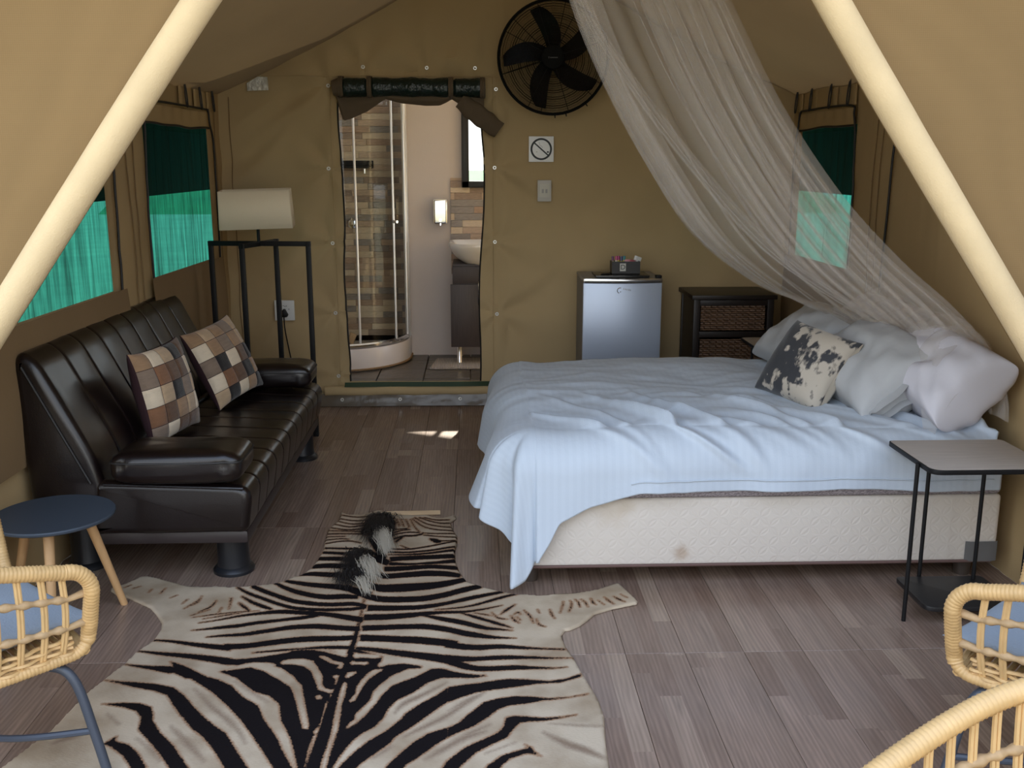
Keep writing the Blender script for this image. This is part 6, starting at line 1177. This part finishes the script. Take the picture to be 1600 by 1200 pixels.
ZC=[[-800,2902,-810,2913,-773,2937,-748,2952,-721,2958,-670,2954,-648,2941,-649,2929,-627,2917,-583,2867,-544,2804,-515,2693,-484,2579,-485,2560,-501,2562,-520,2621,-550,2720,-576,2792,-620,2840,-680,2898,-727,2923,-767,2912],[-639,2950,-630,2968,-602,2976,-566,2975,-535,2961,-517,2928,-504,2899,-488,2860,-482,2808,-470,2785,-451,2774,-437,2783,-439,2761,-456,2691,-454,2613,-458,2572,-470,2547,-461,2533,-467,2522,-469,2462,-466,2388,-464,2335,-448,2335,-451,2420,-450,2483,-453,2572,-451,2636,-449,2735,-448,2751,-470,2762,-492,2776,-505,2823,-531,2893,-557,2924,-595,2938,-631,2939],[-492,2730,-489,2744,-477,2743,-470,2730,-473,2717,-485,2719],[-521,2987,-511,2995,-488,2982,-470,2959,-440,2948,-428,2932,-427,2903,-452,2908,-448,2929,-475,2941,-499,2964],[-461,2859,-447,2867,-430,2858,-429,2827,-434,2800,-446,2810,-445,2837],[-546,3032,-518,3042,-479,3023,-430,3014,-420,2994,-425,2976,-460,2992,-508,3020],[-412,2990,-405,3016,-393,3005,-323,2994,-313,2972,-338,2965,-375,2974,-402,2971],[-416,2942,-406,2957,-394,2949,-356,2947,-351,2935,-362,2924,-392,2930,-407,2927],[-419,2854,-414,2881,-387,2887,-384,2875,-397,2856,-412,2841],[-389,2706,-382,2733,-374,2752,-376,2791,-366,2831,-350,2872,-335,2896,-307,2899,-302,2890,-315,2876,-340,2840,-353,2800,-364,2745,-371,2707,-382,2700],[-423,2800,-417,2823,-406,2812,-403,2753,-406,2689,-402,2628,-399,2553,-404,2503,-406,2449,-406,2386,-407,2333,-425,2334,-425,2403,-420,2482,-418,2542,-421,2635,-423,2703,-424,2767],[-379,2563,-372,2595,-361,2604,-362,2633,-326,2712,-324,2756,-308,2795,-275,2855,-225,2892,-168,2894,-150,2886,-187,2852,-227,2823,-266,2794,-292,2739,-305,2692,-336,2617,-355,2583,-374,2560],[-325,2921,-321,2939,-304,2953,-310,2972,-247,2963,-174,2941,-101,2916,-47,2886,16,2860,20,2855,9,2846,-47,2859,-118,2890,-168,2890,-190,2907,-241,2925,-284,2927,-315,2907]]
ZS=[[-426,3543,-424,3500,-422,3458,-421,3418,-421,3379,-421,3341,-421,3303,-421,3266,-422,3230,-422,3195,-423,3161,-424,3128,-425,3096,-427,3065,-429,3035,-432,3005,-413,2991,-412,3022,-411,3054,-410,3087,-410,3120,-411,3155,-412,3190,-413,3226,-415,3263,-415,3300,-415,3337,-415,3376,-415,3415,-417,3456,-419,3498,-421,3541],[-426,3026,-428,2986,-431,2947,-434,2910,-437,2872,-438,2835,-440,2799,-443,2764,-446,2731,-450,2698,-451,2664,-452,2631,-452,2599,-453,2568,-454,2539,-456,2510,-458,2481,-459,2453,-461,2424,-462,2396,-462,2368,-462,2341,-435,2328,-434,2355,-434,2381,-433,2408,-431,2435,-429,2463,-427,2491,-425,2521,-424,2552,-423,2584,-423,2616,-422,2648,-422,2681,-423,2716,-423,2751,-422,2787,-421,2823,-419,2859,-416,2896,-414,2934,-412,2974,-411,3016]]
ZH=[[-870,2794,-846,2759,-823,2725,-801,2692,-777,2662,-753,2639,-729,2618,-728,2625,-750,2654,-772,2683,-795,2711,-819,2740,-843,2770,-868,2801],[-881,2588,-857,2554,-833,2522,-810,2490,-786,2463,-762,2437,-738,2410,-736,2417,-757,2448,-779,2480,-802,2513,-827,2541,-853,2568,-879,2596],[-958,2532,-940,2513,-922,2494,-905,2475,-889,2456,-873,2437,-857,2416,-855,2419,-870,2443,-885,2467,-903,2487,-921,2504,-939,2520,-957,2537],[-843,2766,-827,2737,-810,2708,-793,2683,-774,2661,-757,2641,-739,2621,-722,2601,-706,2581,-690,2562,-676,2541,-662,2518,-648,2494,-645,2497,-656,2524,-669,2551,-683,2577,-700,2600,-717,2622,-734,2643,-752,2663,-770,2682,-788,2702,-805,2723,-822,2746,-840,2771],[-757,2836,-735,2812,-713,2789,-692,2766,-671,2745,-649,2726,-628,2707,-628,2713,-648,2737,-669,2761,-690,2783,-712,2802,-734,2822,-757,2842],[-245,2633,-233,2658,-220,2677,-204,2693,-186,2707,-168,2724,-150,2744,-133,2764,-115,2784,-97,2804,-99,2811,-118,2795,-137,2778,-156,2762,-174,2746,-193,2731,-211,2716,-229,2698,-242,2671,-249,2637],[-211,2509,-193,2522,-174,2536,-156,2550,-137,2564,-118,2579,-99,2597,-81,2618,-64,2639,-46,2661,-28,2683,-9,2705,10,2728,7,2735,-13,2717,-33,2699,-53,2681,-71,2660,-89,2639,-107,2619,-125,2602,-143,2586,-162,2570,-180,2553,-197,2534,-214,2516],[-146,2395,-128,2409,-110,2424,-92,2439,-74,2456,-56,2472,-38,2487,-20,2501,0,2515,20,2528,19,2536,-2,2529,-23,2522,-44,2512,-64,2497,-82,2480,-100,2462,-117,2443,-133,2422,-149,2402],[-289,2411,-280,2418,-271,2426,-262,2433,-253,2441,-246,2454,-239,2467,-241,2473,-251,2465,-261,2459,-268,2448,-276,2438,-284,2427,-291,2416],[-91,2638,-72,2653,-54,2669,-36,2684,-18,2702,0,2721,19,2740,17,2748,-3,2734,-23,2721,-42,2705,-59,2685,-76,2664,-93,2644],[-86,2467,-67,2481,-47,2496,-27,2510,-7,2527,13,2545,33,2563,31,2569,10,2555,-11,2542,-31,2528,-51,2509,-69,2490,-88,2472],[15,2422,43,2438,71,2455,99,2472,99,2476,70,2459,42,2442,14,2425],[178,2516,194,2494,210,2473,226,2452,244,2436,262,2425,280,2414,299,2404,317,2395,336,2386,339,2395,324,2413,308,2431,290,2446,271,2457,253,2468,236,2481,218,2494,200,2510,182,2525],[199,2564,224,2557,250,2550,276,2544,302,2540,329,2540,355,2541,356,2544,329,2547,303,2550,277,2554,251,2558,225,2563,199,2567],[-1179,2505,-1167,2513,-1154,2520,-1141,2528,-1129,2536,-1119,2549,-1108,2560,-1113,2571,-1129,2569,-1146,2566,-1158,2556,-1167,2542,-1176,2528,-1185,2514],[-1083,2659,-1065,2640,-1047,2621,-1030,2603,-1029,2609,-1047,2627,-1064,2646,-1082,2665]]

def polys(L): return [np.array(p, dtype=np.float64).reshape(-1, 2) / 1000 for p in L]
def sdf_poly(P, pts):
    """signed distance (negative inside) of pts to polygon P"""
    A = P; Bp = np.roll(P, -1, axis=0); d = np.full(len(pts), 1e9); inside = np.zeros(len(pts), bool)
    for a, b_ in zip(A, Bp):
        e_ = b_ - a; w_ = pts - a; L2 = max(e_ @ e_, 1e-12); t_ = np.clip((w_ @ e_) / L2, 0, 1); q = w_ - t_[:, None] * e_
        d = np.minimum(d, np.einsum('ij,ij->i', q, q))
        c1 = (a[1] <= pts[:, 1]); c2 = (b_[1] > pts[:, 1]); cr_ = e_[0] * w_[:, 1] - e_[1] * w_[:, 0]
        inside ^= (c1 & c2 & (cr_ > 0)) | (~c1 & ~c2 & (cr_ < 0))
    return np.sqrt(d) * np.where(inside, -1, 1)
Zout = polys([ZO])[0]; H_ = .0065
x0, y0 = Zout.min(0) - .02; x1, y1 = Zout.max(0) + .02
gx = np.arange(x0, x1, H_); gy = np.arange(y0, y1, H_); GX, GY = np.meshgrid(gx, gy, indexing='ij'); pts = np.stack([GX.ravel(), GY.ravel()], 1)
so_ = sdf_poly(Zout, pts)
def near_field(L, base=.05):
    f_ = np.full(len(pts), base)
    for P in L:
        lo = P.min(0) - .03; hi = P.max(0) + .03; k_ = np.where((pts[:, 0] > lo[0]) & (pts[:, 0] < hi[0]) & (pts[:, 1] > lo[1]) & (pts[:, 1] < hi[1]) & (so_ < .02))[0]
        if len(k_): f_[k_] = np.minimum(f_[k_], sdf_poly(P, pts[k_]))
    return f_
fB = near_field(polys(ZB)); fC = near_field(polys(ZC)); fS = near_field(polys(ZS)); fH = near_field(polys(ZH))
stripe_f = np.minimum(np.maximum(fB, -fC), fS)
nx_, ny_ = len(gx), len(gy); idx = np.arange(nx_ * ny_).reshape(nx_, ny_)
quad = np.stack([idx[:-1, :-1], idx[1:, :-1], idx[1:, 1:], idx[:-1, 1:]], -1).reshape(-1, 4)
keep = so_[quad].mean(1) < 0; quad = quad[keep]
used = np.unique(quad); remap = -np.ones(nx_ * ny_, int); remap[used] = np.arange(len(used)); quad = remap[quad]
P2 = pts[used].copy(); S2 = so_[used]
cntv = np.bincount(quad.ravel(), minlength=len(used)); bnd = np.where(cntv < 4)[0]
for i in bnd:                                                  # pull the rim onto the outline
    p = P2[i]; a = Zout; e_ = np.roll(Zout, -1, 0) - a; t_ = np.clip(((p - a) * e_).sum(1) / np.maximum((e_ * e_).sum(1), 1e-12), 0, 1); q = a + e_ * t_[:, None]; j = ((q - p) ** 2).sum(1).argmin(); P2[i] = q[j]
zz = np.array([.0085 + .006 * max(0, fbm(x * 3.0, y * 3.0, 2.0, 3)) for x, y in P2]); zz[bnd] = .0025 + np.array([.012 * max(0, ns(P2[i][0] * 5, P2[i][1] * 5)) for i in bnd])
rug = thing('zebra_rug', 'zebra skin rug spread on the laminate floor', 'rug', (-.45, 3.2, 0))
verts = np.column_stack([P2[:, 0] + .45, P2[:, 1] - 3.2, zz])
me = bpy.data.meshes.new('hide'); me.from_pydata(verts.tolist(), [], quad.tolist()); me.polygons.foreach_set('use_smooth', [True] * len(me.polygons))
at = me.attributes.new('stripe', 'FLOAT', 'POINT'); at.data.foreach_set('value', stripe_f[used].astype(np.float32))
at = me.attributes.new('shade', 'FLOAT', 'POINT'); at.data.foreach_set('value', fH[used].astype(np.float32))
m, n, l, b = new_mat('zebra_hide')
a1 = n.new('ShaderNodeAttribute'); a1.attribute_name = 'stripe'; a2 = n.new('ShaderNodeAttribute'); a2.attribute_name = 'shade'; t = n.new('ShaderNodeTexCoord')
nz = n.new('ShaderNodeTexNoise'); nz.inputs['Scale'].default_value = 150; nz.inputs['Detail'].default_value = 2; l.new(t.outputs['Object'], nz.inputs['Vector'])
nz2 = n.new('ShaderNodeTexNoise'); nz2.inputs['Scale'].default_value = 5; nz2.inputs['Detail'].default_value = 6; l.new(t.outputs['Object'], nz2.inputs['Vector'])
def mth2(op, a, bb, c=None):
    x = n.new('ShaderNodeMath'); x.operation = op
    for i, q in enumerate((a, bb, c)):
        if q is None: continue
        if isinstance(q, (int, float)): x.inputs[i].default_value = q
        else: l.new(q, x.inputs[i])
    return x.outputs[0]
dj = mth2('MULTIPLY_ADD', mth2('SUBTRACT', nz.outputs['Fac'], .5), .010, a1.outputs['Fac'])
mr = n.new('ShaderNodeMapRange'); mr.interpolation_type = 'SMOOTHSTEP'; mr.inputs['From Min'].default_value = -.0022; mr.inputs['From Max'].default_value = .0022; l.new(dj, mr.inputs[0])
rim_ = n.new('ShaderNodeMapRange'); rim_.interpolation_type = 'SMOOTHSTEP'; rim_.inputs['From Min'].default_value = .0; rim_.inputs['From Max'].default_value = .010; l.new(dj, rim_.inputs[0])
shd_ = n.new('ShaderNodeMapRange'); shd_.interpolation_type = 'SMOOTHSTEP'; shd_.inputs['From Min'].default_value = -.014; shd_.inputs['From Max'].default_value = .012; l.new(mth2('MULTIPLY_ADD', mth2('SUBTRACT', nz.outputs['Fac'], .5), .012, a2.outputs['Fac']), shd_.inputs[0])
cr = n.new('ShaderNodeValToRGB'); l.new(nz2.outputs['Fac'], cr.inputs[0]); cr.color_ramp.elements[0].position = .3; cr.color_ramp.elements[0].color = (.33, .25, .165, 1); cr.color_ramp.elements[1].position = .62; cr.color_ramp.elements[1].color = (.55, .455, .335, 1)
def mix(f_, A_, B_):
    x = n.new('ShaderNodeMix'); x.data_type = 'RGBA'; l.new(f_, x.inputs[0])
    for i, q in ((6, A_), (7, B_)):
        if isinstance(q, tuple): x.inputs[i].default_value = q
        else: l.new(q, x.inputs[i])
    return x.outputs[2]
c1 = mix(shd_.outputs[0], (.25, .18, .125, 1), cr.outputs[0]); c2 = mix(rim_.outputs[0], (.30, .17, .095, 1), c1); c3 = mix(mr.outputs[0], (.009, .007, .0075, 1), c2)
l.new(c3, b.inputs['Base Color']); b.inputs['Roughness'].default_value = .8; b.inputs['Specular IOR Level'].default_value = .08
mpz = n.new('ShaderNodeMapping'); mpz.inputs['Scale'].default_value = (90, 300, 1); l.new(t.outputs['Object'], mpz.inputs[0]); nb = n.new('ShaderNodeTexNoise'); nb.inputs['Scale'].default_value = 1; l.new(mpz.outputs[0], nb.inputs['Vector'])
bp = n.new('ShaderNodeBump'); bp.inputs['Strength'].default_value = .35; bp.inputs['Distance'].default_value = .003; l.new(nb.outputs['Fac'], bp.inputs['Height']); l.new(bp.outputs[0], b.inputs['Normal'])
me.materials.append(m); hd = bpy.data.objects.new('hide', me); col.objects.link(hd); hd.parent = rug
md = hd.modifiers.new('thick', 'SOLIDIFY'); md.thickness = .003; md.offset = -1
# tan backing fold at the top of the head
mb = MB(); mb.grid(lin(-.44, -.17, 14), lin(0, 1, 5), lambda x, v: (x, 4.30 + .02 * v + .03 * (x + .3) * -.1 + .01 * ns(x * 9, v), .012 + .016 * math.sin(v * PI))); mb.build('head_fold', M('raw_hide_edge', (.42, .29, .16), .7, var=(12, .3)), rug)
# standing mane hairs along the neck
mat_hb = M('mane_black', (.012, .010, .010), .55); mat_hc = M('mane_cream', (.50, .45, .36), .6)
def tuft(mb, root, rs, tip, ts, cnt, mi, h):
    for _ in range(cnt):
        a = Vector((R.gauss(root[0], rs[0]), R.gauss(root[1], rs[1]), .012)); c = Vector((R.gauss(tip[0], ts[0]), R.gauss(tip[1], ts[1]), .016 + R.random() * .012))
        mid = (a + c) / 2 + Vector((R.gauss(0, .008), R.gauss(0, .008), h * R.uniform(.5, 1.1))); d = (c - a).normalized(); s = Vector((-d.y, d.x, 0)) * .0016
        ps = [a, a.lerp(mid, .6) + Vector((0, 0, h * .3)), mid, mid.lerp(c, .6), c]; vs_ = []
        for k, p in enumerate(ps): w_ = s * (1 - k / 4.6); vs_ += [p - w_, p + w_]
        mb.add(vs_, [(2 * k, 2 * k + 1, 2 * k + 3, 2 * k + 2) for k in range(4)], mi)
mb = MB()
tuft(mb, (-.42, 4.24), (.025, .02), (-.44, 4.03), (.05, .06), 420, 0, .05)
tuft(mb, (-.435, 4.10), (.025, .04), (-.40, 3.93), (.035, .04), 200, 0, .04)
tuft(mb, (-.425, 4.05), (.02, .035), (-.372, 3.85), (.014, .03), 220, 1, .045)
tuft(mb, (-.465, 3.83), (.03, .03), (-.50, 3.68), (.03, .04), 320, 0, .04)
tuft(mb, (-.46, 3.75), (.018, .03), (-.40, 3.58), (.02, .03), 200, 1, .04)
tuft(mb, (-.49, 3.63), (.03, .03), (-.49, 3.52), (.035, .03), 240, 0, .035)
tuft(mb, (-.46, 3.58), (.02, .02), (-.41, 3.45), (.012, .02), 90, 1, .03)
o = mb.build('mane', [mat_hb, mat_hc], rug, merge=False); o['kind'] = 'stuff'
